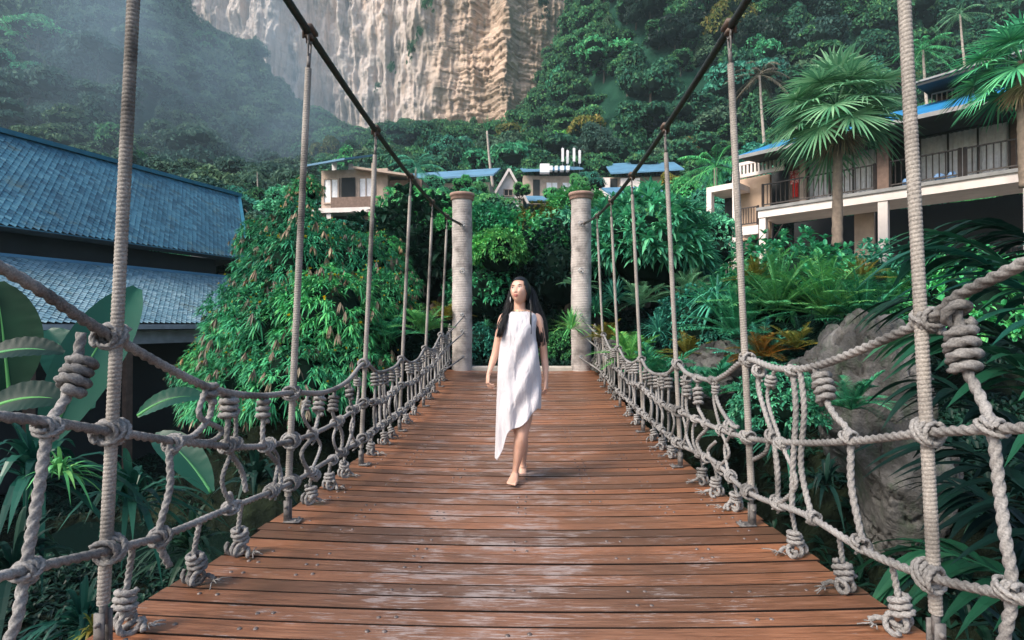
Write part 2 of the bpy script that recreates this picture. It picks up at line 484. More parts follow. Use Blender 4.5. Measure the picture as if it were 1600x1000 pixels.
M['lf_palmgrey'] = mat_leaf('leaf_fanpalm', [(0.069, 0.230, 0.127), (0.149, 0.380, 0.207), (0.276, 0.506, 0.299)], trans=.3, objvar=False, nvar=.25)
M['lf_dry'] = mat_leaf('leaf_dry', [(.13, .09, .06), (.24, .17, .12), (.34, .27, .20)], trans=.1)
M['lf_orange'] = mat_leaf('leaf_orange', [(0.170, 0.158, 0.025), (0.365, 0.183, 0.037), (0.547, 0.207, 0.037)])
M['lf_olive'] = mat_leaf('leaf_olive', [(0.080, 0.144, 0.032), (0.176, 0.208, 0.048), (0.320, 0.240, 0.056)])
M['core_fill'] = mat_plain('dark_core_fill', (.008, .020, .014), 1, .4, 3, spec=0)  # dark filler blobs added inside crowns and shrubs; no twigs are modelled
M['lf_yellow'] = mat_leaf('flower_yellow', [(.55, .45, .02), (.70, .50, .03)])
M['lf_banana'] = mat_leaf('leaf_banana', [(0.008, 0.041, 0.026), (0.012, 0.053, 0.035)], rough=.7, trans=.2, nscale=2.5, spec=.2)
M['lf_strap'] = mat_leaf('leaf_strap', [(0.010, 0.062, 0.049), (0.018, 0.116, 0.085), (0.046, 0.185, 0.132)], rough=.35)

# ------------------------------------------------------------------ foliage generators
def unit(v):
    v = np.asarray(v, float); return v / (np.linalg.norm(v, axis=-1, keepdims=True) + 1e-12)
def blades(mb, P0, D, L, W, bend=.2, seg=3, fold=.25, mat=0, tip=0.0, wide=.4, S=None, grav=(0, 0, -1)):
    """n leaf blades: base points P0, directions D, lengths L, widths W, droop bend"""
    P0 = np.atleast_2d(P0).astype(float); n = len(P0)
    D = unit(np.broadcast_to(D, (n, 3))); L = np.broadcast_to(L, (n,)).astype(float); W = np.broadcast_to(W, (n,)).astype(float)
    bend = np.broadcast_to(bend, (n,)).astype(float)
    if S is None:
        S = np.cross(D, np.array([0, 0, 1.0])); bad = np.linalg.norm(S, axis=1) < .15
        S[bad] = rng.normal(size=(bad.sum(), 3)); S = S - D * np.sum(S * D, 1, keepdims=True)
    S = unit(S); Nn = np.cross(S, D)
    t = np.linspace(0, 1, seg + 1)
    g = np.asarray(grav, float)
    C = P0[:, None, :] + D[:, None, :] * (L[:, None] * t[None, :])[..., None] + g[None, None, :] * (bend * L)[:, None, None] * (t ** 2)[None, :, None]
    prof = np.where(t < wide, (t / wide) ** .6 * .75 + .25, np.maximum(tip, 1 - ((t - wide) / (1 - wide)) ** 1.6))
    w = (W[:, None] / 2) * prof[None, :]
    A = C - S[:, None, :] * w[..., None] + Nn[:, None, :] * (w * fold)[..., None]
    B = C + S[:, None, :] * w[..., None] + Nn[:, None, :] * (w * fold)[..., None]
    V = np.stack([A, C, B], 2)                    # n, seg+1, 3, 3
    k = (seg + 1) * 3
    base = (np.arange(n) * k)[:, None, None]
    i = np.arange(seg)[None, :, None] * 3; j = np.arange(2)[None, None, :]
    F = np.stack([base + i + j, base + i + j + 1, base + i + 3 + j + 1, base + i + 3 + j], -1).reshape(-1, 4)
    return mb.add(V.reshape(-1, 3), F, mat)
def rosette(mb, c, n, L, W, e0=-10, e1=80, bend=.35, seg=4, mat=0, fold=.25, axis=None):
    az = rng.random(n) * 2 * np.pi; el = np.radians(e0 + (e1 - e0) * rng.random(n) ** .8)
    D = np.stack([np.cos(az) * np.cos(el), np.sin(az) * np.cos(el), np.sin(el)], 1)
    l = L * (.7 + .45 * rng.random(n))
    blades(mb, np.broadcast_to(c, (n, 3)) + D * .05 * L, D, l, W * (.8 + .4 * rng.random(n)), bend * (.6 + .8 * rng.random(n)), seg, fold, mat)
def frond(mb, base, az, el, L, droop, nl=26, ll=.35, lw=.03, mat=0, rmat=None, rr=.012, vee=.35, lbend=.25, seg=2, taper=True, ang=52):
    """pinnate frond: arching rachis with leaflets on both sides"""
    d = np.array([math.cos(az) * math.cos(el), math.sin(az) * math.cos(el), math.sin(el)])
    t = np.linspace(0, 1, 14)
    C = np.asarray(base) + d * (L * t)[:, None] + np.array([0, 0, -1.0]) * (droop * L * t ** 2)[:, None]
    mb.tube(C, rr * (1 - .8 * t), 4, mat=mat if rmat is None else rmat, cap=False)
    tt = np.linspace(.16, .99, nl)
    Q = np.stack([np.interp(tt, t, C[:, k]) for k in range(3)], 1)
    T = unit(np.stack([np.interp(tt, t, np.gradient(C[:, k])) for k in range(3)], 1))
    side = unit(np.cross(T, [0, 0, 1.0])); up = np.cross(side, T)
    prof = np.sin(np.pi * np.clip(tt * .82 + .16, 0, 1)) ** .6 if taper else np.ones_like(tt)
    a = math.radians(ang)
    for s in (-1, 1):
        D = T * math.cos(a) + side * s * math.sin(a) + up * vee
        D = D + rng.normal(size=D.shape) * .05
        blades(mb, Q, D, ll * prof * (.9 + .2 * rng.random(nl)), lw, lbend, seg, .2, mat, wide=.3)
def fanleaf(mb, base, az, el, petiole, Rr, n=26, mat=0, spread=150, droop=.25, cup=.25, w=1.0, pmat=None):
    d = np.array([math.cos(az) * math.cos(el), math.sin(az) * math.cos(el), math.sin(el)])
    t = np.linspace(0, 1, 6)
    C = np.asarray(base) + d * (petiole * t)[:, None] + np.array([0, 0, -1]) * (.12 * petiole * t ** 2)[:, None]
    mb.tube(C, .018 * Rr, 4, mat=mat if pmat is None else pmat, cap=False)
    T = unit(C[-1] - C[-2]); T = unit(T + np.array([0, 0, -.35]))
    side = unit(np.cross(T, [0, 0, 1.0])); up = np.cross(side, T)
    a = np.radians(np.linspace(-spread, spread, n)) + rng.normal(size=n) * .02
    D = T * np.cos(a)[:, None] + side * np.sin(a)[:, None] + up * cup
    l = Rr * (.72 + .28 * np.cos(a * .55)) * (.93 + .14 * rng.random(n))
    wd = 2 * Rr * .5 * math.radians(spread) / n * 1.1 * w
    S = unit(np.cross(D, up))
    blades(mb, np.broadcast_to(C[-1], (n, 3)), D, l, wd * .74, droop * (.6 + .8 * rng.random(n)), 5, .35, mat, wide=.5, S=S)
def icoblob(c, r, sub=2, amp=.25, fr=1.5, seed=0, squash=(1, 1, 1)):
    n1, n2 = 8 * sub, 6 * sub
    th = np.linspace(0, 2 * np.pi, n1, endpoint=False); ph = np.linspace(0.02, np.pi - .02, n2)
    x = np.sin(ph)[:, None] * np.cos(th); y = np.sin(ph)[:, None] * np.sin(th); z = np.cos(ph)[:, None] * np.ones(n1)
    d = 1 + amp * (fbm(x * fr + seed, y * fr + seed * 1.7, z * fr + seed * .3, 4) - .47) * 2
    V = np.stack([x * d * squash[0], y * d * squash[1], z * d * squash[2]], -1).reshape(-1, 3) * r + np.asarray(c)
    i = np.arange(n2 - 1)[:, None]; j = np.arange(n1)[None, :]
    F = np.stack([i * n1 + j, (i + 1) * n1 + j, (i + 1) * n1 + (j + 1) % n1, i * n1 + (j + 1) % n1], -1).reshape(-1, 4)
    return V, F
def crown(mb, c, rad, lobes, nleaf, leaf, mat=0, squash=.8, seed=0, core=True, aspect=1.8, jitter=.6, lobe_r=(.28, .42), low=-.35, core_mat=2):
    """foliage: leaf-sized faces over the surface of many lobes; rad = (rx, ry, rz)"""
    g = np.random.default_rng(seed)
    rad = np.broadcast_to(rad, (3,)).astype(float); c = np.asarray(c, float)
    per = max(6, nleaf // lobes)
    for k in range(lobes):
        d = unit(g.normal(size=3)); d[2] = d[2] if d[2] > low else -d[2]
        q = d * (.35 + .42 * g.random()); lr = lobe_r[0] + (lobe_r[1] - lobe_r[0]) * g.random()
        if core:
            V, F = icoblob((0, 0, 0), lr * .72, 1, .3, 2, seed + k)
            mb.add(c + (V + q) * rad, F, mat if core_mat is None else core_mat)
        n = per
        D = unit(g.normal(size=(n, 3))); D[:, 2] = np.where(D[:, 2] < -.3, -D[:, 2], D[:, 2])
        rr = lr * (.82 + .3 * g.random(n))
        Pp = c + (q + D * rr[:, None]) * rad
        N_ = unit(D + g.normal(size=(n, 3)) * jitter)
        T_ = unit(np.cross(N_, g.normal(size=(n, 3)))); B_ = np.cross(N_, T_)
        L_ = leaf * (.6 + .8 * g.random(n)); W_ = L_ / aspect
        V = np.stack([Pp - T_ * L_[:, None] / 2, Pp - B_ * W_[:, None] / 2 + N_ * L_[:, None] * .1, Pp + T_ * L_[:, None] / 2 - N_ * L_[:, None] * .12, Pp + B_ * W_[:, None] / 2 + N_ * L_[:, None] * .1], 1)
        F = np.arange(n * 4).reshape(-1, 4)
        mb.add(V.reshape(-1, 3), F, mat)
def limbs(mb, base, top, r, nb=5, spread=1.5, mat=0, sides=7, seed=0):
    g = np.random.default_rng(seed)
    base = np.asarray(base, float); top = np.asarray(top, float)
    mid = (base + top) / 2 + g.normal(size=3) * .06 * np.linalg.norm(top - base) * np.array([1, 1, 0])
    p = smoothpath([base, mid, top], np.linalg.norm(top - base) / 8)
    mb.tube(p, r * (1 - .55 * np.linspace(0, 1, len(p))), sides, mat=mat)
    for k in range(nb):
        t = .45 + .5 * g.random(); q = p[int(t * (len(p) - 1))]
        a = g.random() * 6.28
        e = q + np.array([math.cos(a) * spread, math.sin(a) * spread, spread * (.5 + .7 * g.random())])
        m_ = (q + e) / 2 + np.array([0, 0, -.1 * spread])
        pp = smoothpath([q, m_, e], spread / 4)
        mb.tube(pp, r * .42 * (1 - .7 * np.linspace(0, 1, len(pp))), 5, mat=mat)
# ================================================================== THE BRIDGE
def deck_z(y): return 0.0113 * (y - 5.33) ** 2
YEND = 10.95
deck = thing('footbridge_deck', 'weathered reddish brown plank deck of the hanging footbridge, with pale worn scuffs along the middle', 'bridge deck', (0, 0, 0))
W2 = 1.53
edges = []
y = -0.9; k = 0
while y < YEND - .02 and k < 95:
    w = .1235 + random.uniform(-.004, .004)
    edges.append((y, min(y + w, YEND))); y += w + (.0125 if k % 2 else .0065); k += 1
heads = MB()
for k, (ya, yb) in enumerate(edges):
    mb = MB()
    xs = np.linspace(-1, 1, 13)
    l = W2 + random.uniform(-.014, .014); sh = random.uniform(-.01, .01)
    X = xs * l + sh
    sagz = -.034 * (1 - xs ** 2)
    zt = random.uniform(-.0022, .0022)
    cy = (ya + yb) / 2; z0 = deck_z(cy); sl = (deck_z(yb) - deck_z(ya))
    b = .0025
    prof = [(ya, -.038), (ya, -b), (ya + b, 0), (yb - b, 0), (yb, -b), (yb, -.038)]
    sec = np.array([[[x, py_, z0 + s_ + zt + pz + (py_ - cy) / (yb - ya) * sl] for (py_, pz) in prof] for x, s_ in zip(X, sagz)])
    a_, b_ = sec.shape[:2]
    i = np.arange(a_ - 1)[:, None]; j = np.arange(b_)[None, :]
    F = np.stack([i * b_ + j, i * b_ + (j + 1) % b_, (i + 1) * b_ + (j + 1) % b_, (i + 1) * b_ + j], -1).reshape(-1, 4)
    F6 = F.reshape(a_ - 1, b_, 4)[:, :, ::-1]
    mb.add(sec.reshape(-1, 3), F6[:, 2].reshape(-1, 4)); mb.add(sec.reshape(-1, 3), F6[:, [0, 1, 3, 4, 5]].reshape(-1, 4), 1)  # sides, bevels and underside get the painted gap shade
    mb.add(sec.reshape(-1, 3), [list(range(b_))]); mb.add(sec.reshape(-1, 3), [list(range((a_ - 1) * b_, a_ * b_))[::-1]])
    part('plank', mb, [M['deck'], M['gap_shade']], deck, smooth=False)
    if -.2 < cy < 9:
        for xx in (-1.33, -1.02, -.52, .02, .55, 1.0, 1.33):
            if random.random() < .45: continue
            for off in (-.032, .032):
                x_ = xx + off + random.uniform(-.012, .012); yy = cy + random.uniform(-.012, .012)
                zz = z0 - .034 * (1 - (x_ / W2) ** 2) + .001
                heads.lathe([(.0001, .0045), (.006, .004), (.0095, .0015), (.010, -.004)], (x_, yy, zz), 8)
o = part('screw_head', heads, M['screw'], deck); o['kind'] = 'stuff'
for s in (-1, 1):
    mb = MB()
    ys = np.linspace(-.9, YEND, 30)
    for q in range(len(ys) - 1):
        mb.beam((s * 1.40, ys[q], deck_z(ys[q]) - .115), (s * 1.40, ys[q + 1], deck_z(ys[q + 1]) - .115), .07, .14)
    part('edge_beam', mb, M['beam'], deck, smooth=False)
# threshold kerb where the deck lands on the far bank
mb = MB(); mb.box((0.05, YEND + .14, deck_z(YEND) - .02), (2.5, .22, .16), bevel=.02)
single('stone_kerb', mb, M['concrete'], 'pale stone kerb across the far end of the plank deck, between the two posts', 'kerb', smooth=False)

# ---- rope-wound posts
def wound(mb, p0, p1, r, pitch, sides, per=5, amp=.10, mat=0):
    p0 = np.asarray(p0, float); p1 = np.asarray(p1, float); L = np.linalg.norm(p1 - p0)
    n = int(L / pitch * per); t = np.linspace(0, 1, n)
    d = unit(p1 - p0); u = unit(np.cross(d, [0, 1, 0.0])); w = np.cross(d, u)
    th = np.arange(sides) * 2 * np.pi / sides
    ph = t[:, None] * L / pitch - th[None, :] / (2 * np.pi)
    f = ph - np.floor(ph)
    wob = 1 + .02 * np.sin(t * L * 9)[:, None]
    rr = r * ((1 - amp) + amp * np.sqrt(np.clip(1 - (2 * f - 1) ** 2, 0, 1)) * 1.0) * wob
    C = p0 + (p1 - p0) * t[:, None]
    V = C[:, None, :] + rr[..., None] * (np.cos(th)[None, :, None] * u + np.sin(th)[None, :, None] * w)
    i = np.arange(n - 1)[:, None]; j = np.arange(sides)[None, :]
    F = np.stack([i * sides + j, i * sides + (j + 1) % sides, (i + 1) * sides + (j + 1) % sides, (i + 1) * sides + j], -1).reshape(-1, 4)
    mb.add(V.reshape(-1, 3), F, mat)
TWX = {-1: -1.222, 1: 1.196}
for s in (-1, 1):
    c = (TWX[s], 11.05, .34)
    t = thing('bridge_post', '%s one of the two rope wound posts at the far end of the deck' % ('left' if s < 0 else 'right'), 'bridge post', c, 'rope wound posts at the far end of the bridge')
    mb = MB(); wound(mb, (c[0], c[1], .2), (c[0], c[1], 3.80), .205, .05, 36, 6, .035)
    part('rope_winding', mb, M['tower_cord'], t)
    mb = MB(); mb.lathe([(0, 3.79), (.225, 3.79), (.235, 3.80), (.235, 3.86), (.252, 3.865), (.256, 3.90), (.25, 3.925), (.05, 3.95), (0, 3.95)], (c[0], c[1], 0), 36)
    part('cap', mb, M['terracotta'], t)
    for z in (3.26, 2.33, 1.46, 1.13, .62):
        mb = MB(); x_ = c[0] - s * .03; yq = c[1] - .2
        mb.tube([(x_, yq + .02, z), (x_, yq - .06, z)], .012, 8)
        a = np.linspace(0, 2 * np.pi, 14); rr = .045 if z in (2.33, 3.26) else .028
        mb.tube(np.stack([x_ + rr * np.cos(a), yq - .07 + 0 * a, z + rr * np.sin(a)], 1), .009, 6)
        part('eye_bolt', mb, M['steel'], t)

# ---- main suspension cables
def cab_z(y): return 3.0 + .0117 * (y - 6.0) ** 2 if y > 1 else 3.0 + .0117 * 25 + (1 - y) * .13
CX = 1.30
HY = [1.87, 3.35, 4.87, 6.38, 7.9, 9.4]
for s in (-1, 1):
    t = thing('suspension_cable', 'dark steel suspension cable sagging above the %s edge of the deck' % ('left' if s < 0 else 'right'), 'cable', (s * CX, 0, 3), 'suspension cables')
    ys = np.linspace(-3, 10.75, 60)
    pts = [(s * CX - s * .07 * max(0, (y - 9.4) / 1.5), y, cab_z(y)) for y in ys]
    mb = MB(); mb.tube(smoothpath(pts, .02), .024, 12, lobes=6, lay=.35, depth=.10)
    part('wire_rope', mb, M['cable'], t)
    mb = MB(); mb.tube([pts[-1], (TWX[s] - s * .02, 10.86, 3.27)], .016, 8)
    mb.box(pts[-1], (.05, .10, .05), bevel=.01)
    part('end_clamp', mb, M['rust'], t)
# ---- hangers
ordn = ['nearest the camera', 'second from the camera', 'third from the camera', 'fourth from the camera', 'fifth from the camera', 'farthest from the camera']
def hanger(s, i, y):
    zb = deck_z(y) - .002; x0 = s * 1.425; zt = cab_z(y)
    t = thing('rope_wound_hanger', 'pale cord wound hanger rod %s on the %s side of the bridge' % (ordn[i], 'left' if s < 0 else 'right'), 'hanger', (x0, y, zb), 'cord wound hangers along both sides of the bridge')
    near = i < 3
    p0 = np.array([x0, y, zb + .16]); p1 = np.array([s * (CX + .005), y, zt - .22])
    mb = MB(); wound(mb, p0, p1, .0205, .0145, 16 if near else 8, 6 if near else 4, .14)
    part('cord_winding', mb, M['cord'], t)
    mb = MB()                                   # fork + eye under the cable
    d = unit(p1 - p0)
    mb.tube([p1 - d * .01, p1 + d * .09], .013, 8)
    for q in (-1, 1):
        mb.tube(smoothpath([p1 + d * .06, p1 + d * .10 + np.array([0, q * .018, 0]), p1 + d * .18 + np.array([0, q * .02, 0])], .01), .006, 6)
    a = np.linspace(0, 2 * np.pi, 16); c = p1 + d * .185
    mb.tube(np.stack([c[0] + 0 * a, c[1] + .026 * np.cos(a), c[2] + .03 * np.sin(a)], 1), .007, 6)
    part('shackle', mb, M['bracket'], t)
    mb = MB(); c = np.array([s * CX, y, zt]); sl = .0234 * (y - 6)
    Rm = np.array([[1, 0, 0], [0, math.cos(math.atan(sl)), -math.sin(math.atan(sl))], [0, math.sin(math.atan(sl)), math.cos(math.atan(sl))]])
    mb.box(c + (0, 0, .018), (.075, .10, .045), rot=Rm, bevel=.012); mb.box(c - (0, 0, .024), (.05, .055, .03), rot=Rm, bevel=.008)
    for q in (-1, 1): mb.tube([c + (s * .025, q * .03, -.045), c + (s * .025, q * .03, .075)], .008, 6)
    part('cable_clamp', mb, M['rust'], t)
    mb = MB()
    mb.box((x0 - s * .035, y, zb + .008), (.10, .075, .009), bevel=.002)
    mb.box((x0, y - .018, zb + .07), (.035, .008, .13)); mb.box((x0, y + .018, zb + .07), (.035, .008, .13))
    mb.tube([(x0, y - .035, zb + .10), (x0, y + .035, zb + .10)], .009, 8)
    mb.tube([(x0, y, zb + .09), p0 + d * .02], .013, 8)
    for q in (-.025, .025): mb.lathe([(.0001, .012), (.009, .011), (.009, 0)], (x0 - s * .06, y + q, zb + .012), 6)
    part('base_bracket', mb, M['bracket'], t)
for s in (-1, 1):
    for i, y in enumerate(HY): hanger(s, i, y)

# ---- rope netting
def far_rest(top, mid, bot): return top, mid, bot
TOP = {-1: [(.2, 1.9), (1.0, 1.58), (1.49, 1.41), (1.83, 1.24), (2.43, .985), (2.9, .88), (3.35, .84), (3.9, .775), (4.4, .80), (4.87, .915), (5.3, .80), (5.7, .78), (6.1, .80), (6.38, .86), (6.9, .78), (7.4, .80), (7.9, .92), (8.6, .88), (9.4, 1.09), (10.1, 1.07), (10.85, 1.44)],
       1: [(.2, 1.9), (1.0, 1.62), (1.49, 1.44), (1.75, 1.35), (1.87, 1.28), (2.53, 1.08), (2.95, 1.03), (3.35, 1.05), (3.7, .93), (3.95, .865), (4.3, .85), (4.6, .86), (4.87, .91), (5.2, .80), (5.7, .75), (6.1, .78), (6.38, .86), (6.9, .78), (7.4, .80), (7.9, .92), (8.6, .88), (9.4, 1.09), (10.1, 1.07), (10.85, 1.44)]}
MID = {-1: [(.2, 1.3), (1.0, 1.12), (1.49, 1.005), (1.83, .903), (2.16, .80), (2.5, .703), (2.9, .607), (3.35, .543), (3.8, .514), (4.3, .52), (4.87, .56), (5.5, .49), (6.38, .55), (7.1, .51), (7.9, .61), (8.6, .62), (9.4, .77), (10.1, .83), (10.85, 1.10)],
       1: [(.2, 1.25), (1.0, 1.08), (1.49, .988), (1.87, .90), (2.26, .79), (2.73, .68), (3.35, .575), (3.95, .53), (4.87, .50), (5.3, .48), (5.8, .50), (6.38, .55), (7.1, .51), (7.9, .61), (8.6, .62), (9.4, .77), (10.1, .83), (10.85, 1.10)]}
BOT = {-1: [(.2, .82), (1.0, .66), (1.49, .567), (1.83, .488), (2.16, .42), (2.6, .37), (3.35, .283), (3.8, .268), (4.87, .245), (6.38, .25), (7.9, .30), (9.4, .42), (10.85, .62)],
       1: [(.2, .80), (1.0, .62), (1.49, .523), (1.84, .425), (2.2, .364), (2.67, .345), (3.35, .248), (4.0, .286), (4.87, .217), (6.38, .25), (7.9, .30), (9.4, .42), (10.85, .62)]}
def zat(tab, y):
    a = np.array(tab); return float(np.interp(y, a[:, 0], a[:, 1]))
NX = 1.40
def rope(mb, pts, r, near=True, twist=True):
    p = smoothpath(pts, r * .55 if near else r * 1.3)
    mb.tube(p, r, 15 if near else 9, lobes=3 if twist else 0, lay=r * 7.0, depth=.42)
def coil(mb, a, b, n, cr, r, near=True):
    """n wraps of radius cr round the line a-b"""
    a = np.asarray(a, float); b = np.asarray(b, float); d = unit(b - a)
    u = unit(np.cross(d, [.3, 1, .1])); w = np.cross(d, u)
    t = np.linspace(0, 1, max(8, int(n * (22 if near else 10)))); ph = t * n * 2 * np.pi + random.random() * 6
    tilt = random.uniform(.1, .34); cr = cr * (1 + .10 * np.sin(ph * .37 + random.random() * 6))
    P_ = a + (b - a) * t[:, None] + cr[:, None] * (np.cos(ph)[:, None] * u + np.sin(ph)[:, None] * w) + d * (cr * tilt * np.cos(ph + 1))[:, None]
    P_ += rng.normal(size=3) * .0
    rope(mb, P_, r, near)
def lash(mb, c, railr, r, near=True, rd=(0, 1, 0), n=3):
    c = np.asarray(c, float); rd = unit(np.asarray(rd, float))
    tilt = unit(rd + np.array([0, 0, random.choice((-.35, .35))]))
    cr = railr + r * .75
    coil(mb, c - rd * r * n, c + rd * r * n, n, cr, r, near)
    coil(mb, c - tilt * r * 1.2 + (0, 0, r), c + tilt * r * 1.2 - (0, 0, r), 1.5, cr + r * 1.3, r, near)
    # loose tail
    e = c + np.array([random.uniform(-.02, .02), random.uniform(-.03, .05), -.035 - random.random() * .03])
    rope(mb, [c - (0, 0, cr), c + (0.01, .02, -cr - .01), e], r * .8, near)
def deckknot(s, y, near=True):
    """rope knot tying the bottom rail to the edge of the deck"""
    mb = MB(); zb = deck_z(y); zt = zat(BOT[s], y); r = .0125
    x = s * 1.415
    a = np.array([x, y, zt]); b = np.array([s * 1.45, y + random.uniform(-.03, .03), zb + .05])
    rope(mb, [a, (a + b) / 2 + (s * .01, .015, 0), b], r, near)
    c0 = a * .38 + b * .62; c1 = b + np.array([0, 0, -.035])
    ax = unit(np.array([random.uniform(-.3, .3), random.uniform(-.4, .4), -1]))
    coil(mb, c0, c0 + ax * .075, 3.0, .030, r, near)
    a2 = np.array([s * (1.40), y - .03, zb + .035]); b2 = np.array([s * 1.49, y + .04, zb + .03])
    coil(mb, a2, b2, 2.2, .03, r * .95, near)
    rope(mb, [c1, (s * 1.40, y + .03, zb + .03), (s * 1.36, y + random.uniform(-.05, .05), zb + .015)], r * .9, near)
    if near:
        for q in range(7):
            e = np.array([s * 1.36, y, zb + .015]); f = e + rng.normal(size=3) * (.025, .03, .008) - (s * .03, 0, 0)
            f[2] = max(f[2], zb + .004); mb.tube([e, (e + f) / 2 + (0, 0, .008), f], .0025, 4)
    return mb
ord2 = ['first', 'second', 'third', 'fourth', 'fifth', 'sixth', 'seventh', 'eighth', 'ninth', 'tenth', 'eleventh', 'twelfth', 'thirteenth', 'fourteenth', 'fifteenth', 'sixteenth', 'seventeenth', 'eighteenth', 'nineteenth', 'twentieth']
NET = {}
for s in (-1, 1):
    NET[s] = thing('rope_netting', 'knotted grey rope netting that fences the %s side of the deck' % ('left' if s < 0 else 'right'), 'rope netting', (s * NX, 1.0, .3), 'knotted rope railings')
    for tab, nm, r in ((TOP[s], 'top_rail_rope', .0195), (MID[s], 'middle_rail_rope', .0175), (BOT[s], 'bottom_rail_rope', .017)):
        mb = MB(); a = [(s * NX, y, z) for y, z in tab]
        tx = TWX[s]; a[-1] = (tx - s * .06, a[-1][1], a[-1][2])
        p = smoothpath(a, .02)
        kcut = int(np.argmax(p[:, 1] > 5.6))
        rope(mb, smoothpath(p[:kcut + 2:3], .03), r, True); rope(mb, smoothpath(p[kcut - 1::4], .04), r, False)
        part(nm, mb, M['rope'], NET[s])
    for i, y in enumerate(HY):                     # lashings where rails cross the hangers
        near = i < 3
        for tab, r in ((TOP[s], .0195), (MID[s], .0175), (BOT[s], .017)):
            mb = MB(); z = zat(tab, y); lash(mb, (s * (NX + .004), y, z), .030 if near else .028, .0092, near, n=4)
            part('lashing', mb, M['rope'], NET[s])
def upright(s, pts, r=.0145, near=True, coils=(), double=False, px=True, lashes=()):
    """one vertical net rope; pts in photo pixels on the plane of the netting, or (y, z)"""
    def Q(p): return onX(p[0], p[1], s * NX) if px else np.array([s * NX, p[0], p[1]])
    p3 = [Q(p) + np.array([s * .008 * math.sin(3 * k), 0, 0]) for k, p in enumerate(pts)]
    mb = MB(); rope(mb, p3, r, near)
    if double: rope(mb, [q + np.array([s * .012, r * 2.0 + .012 * math.sin(k * 2.0), 0]) for k, q in enumerate(p3)], r * .9, near)
    u = part('upright_rope', mb, M['rope'], NET[s])
    for (a, b, n, cr) in coils:
        qa, qb = Q(a), Q(b); ln_ = np.linalg.norm(qb - qa); want = n * 2.25 * r
        if want < ln_: qb = qa + (qb - qa) / ln_ * want
        n2 = n + random.uniform(-.4, .5); mb = MB(); coil(mb, qa, qb, n2, cr * random.uniform(.66, .90), r * 1.05, near)
        part('coil_knot', mb, M['rope'], u)
    for a in lashes:
        mb = MB(); c = Q(a); lash(mb, c, .018, .0082, near, n=3)
        part('lashing', mb, M['rope'], u)
L_ = lambda *a, **k: upright(-1, *a, **k)
R_ = lambda *a, **k: upright(1, *a, **k)
# left side, traced bay by bay
L_([(128, 520), (118, 575), (100, 625), (78, 668), (58, 770), (42, 890), (25, 960), (14, 1010)], r=.0165, coils=(((130, 560), (96, 640), 3.2, .040),), lashes=((76, 667), (44, 890)))
L_([(332, 605), (328, 650), (300, 682), (268, 692), (264, 760), (250, 838), (262, 885)], r=.015, coils=(((330, 600), (322, 660), 2.4, .034),), lashes=((270, 692), (250, 839)), double=False)
L_([(322, 608), (312, 650), (345, 672), (330, 690), (285, 688)], r=.0135)
L_([(366, 613), (358, 650), (355, 697), (378, 735), (383, 768)], r=.0145, coils=(((358, 618), (356, 672), 3.4, .036),), lashes=((356, 697),))
L_([(352, 795), (362, 785), (358, 770)], r=.0135, coils=(((360, 800), (366, 782), 2, .03),))
L_([(418, 617), (412, 655), (412, 697), (436, 728), (436, 760), (418, 775)], r=.0145, coils=(((412, 625), (410, 668), 3.4, .034),), lashes=((414, 697), (422, 768)))
L_([(505, 615), (498, 650), (488, 682), (472, 708), (480, 735), (490, 748)], coils=(((500, 620), (494, 665), 3.6, .034),), lashes=((488, 682), (492, 742)))
L_([(523, 612), (520, 645), (533, 675), (534, 700), (520, 722)], coils=(((522, 618), (518, 660), 3.6, .034),), lashes=((524, 660), (520, 718)))
L_([(545, 597), (548, 630), (552, 660), (546, 690), (538, 705)], coils=(((546, 604), (546, 640), 3.0, .034),), lashes=((548, 640), (536, 706)))
# right side
R_([(1490, 462), (1500, 520), (1503, 560), (1530, 620), (1552, 668), (1558, 760), (1574, 840), (1578, 925), (1570, 1010)], r=.0165, coils=(((1488, 478), (1502, 502), 1.6, .042), ((1500, 515), (1508, 580), 3.6, .040)), lashes=((1552, 667), (1578, 922)))
R_([(1272, 572), (1288, 620), (1306, 650), (1326, 680), (1332, 760), (1346, 848)], r=.015, coils=(((1282, 582), (1294, 640), 4.0, .036),), lashes=((1328, 684), (1345, 850)))
R_([(1238, 575), (1243, 640), (1240, 720), (1236, 800)], r=.0155, lashes=((1238, 580),))
R_([(1250, 575), (1256, 640), (1252, 720), (1258, 770), (1272, 810)], r=.015, lashes=((1270, 808),))
R_([(1185, 575), (1186, 610), (1198, 650), (1206, 680), (1216, 730), (1214, 782)], r=.0145, double=True, lashes=((1186, 580), (1206, 682), (1214, 785)))
R_([(1202, 682), (1196, 706), (1178, 718)], r=.013)
R_([(1113, 592), (1122, 630), (1142, 662), (1152, 668)], r=.014, double=True, lashes=((1113, 595), (1140, 665)))
R_([(1090, 592), (1090, 632), (1098, 650), (1104, 668), (1090, 690), (1100, 718)], coils=(((1090, 605), (1092, 645), 4.0, .036),), lashes=((1090, 592), (1102, 662), (1104, 716)))
R_([(1074, 592), (1072, 632), (1076, 652), (1072, 680), (1084, 706)], coils=(((1074, 600), (1073, 636), 3.5, .034),), lashes=((1074, 592),))
R_([(1118, 690), (1106, 705), (1118, 730), (1128, 742)], r=.0125)
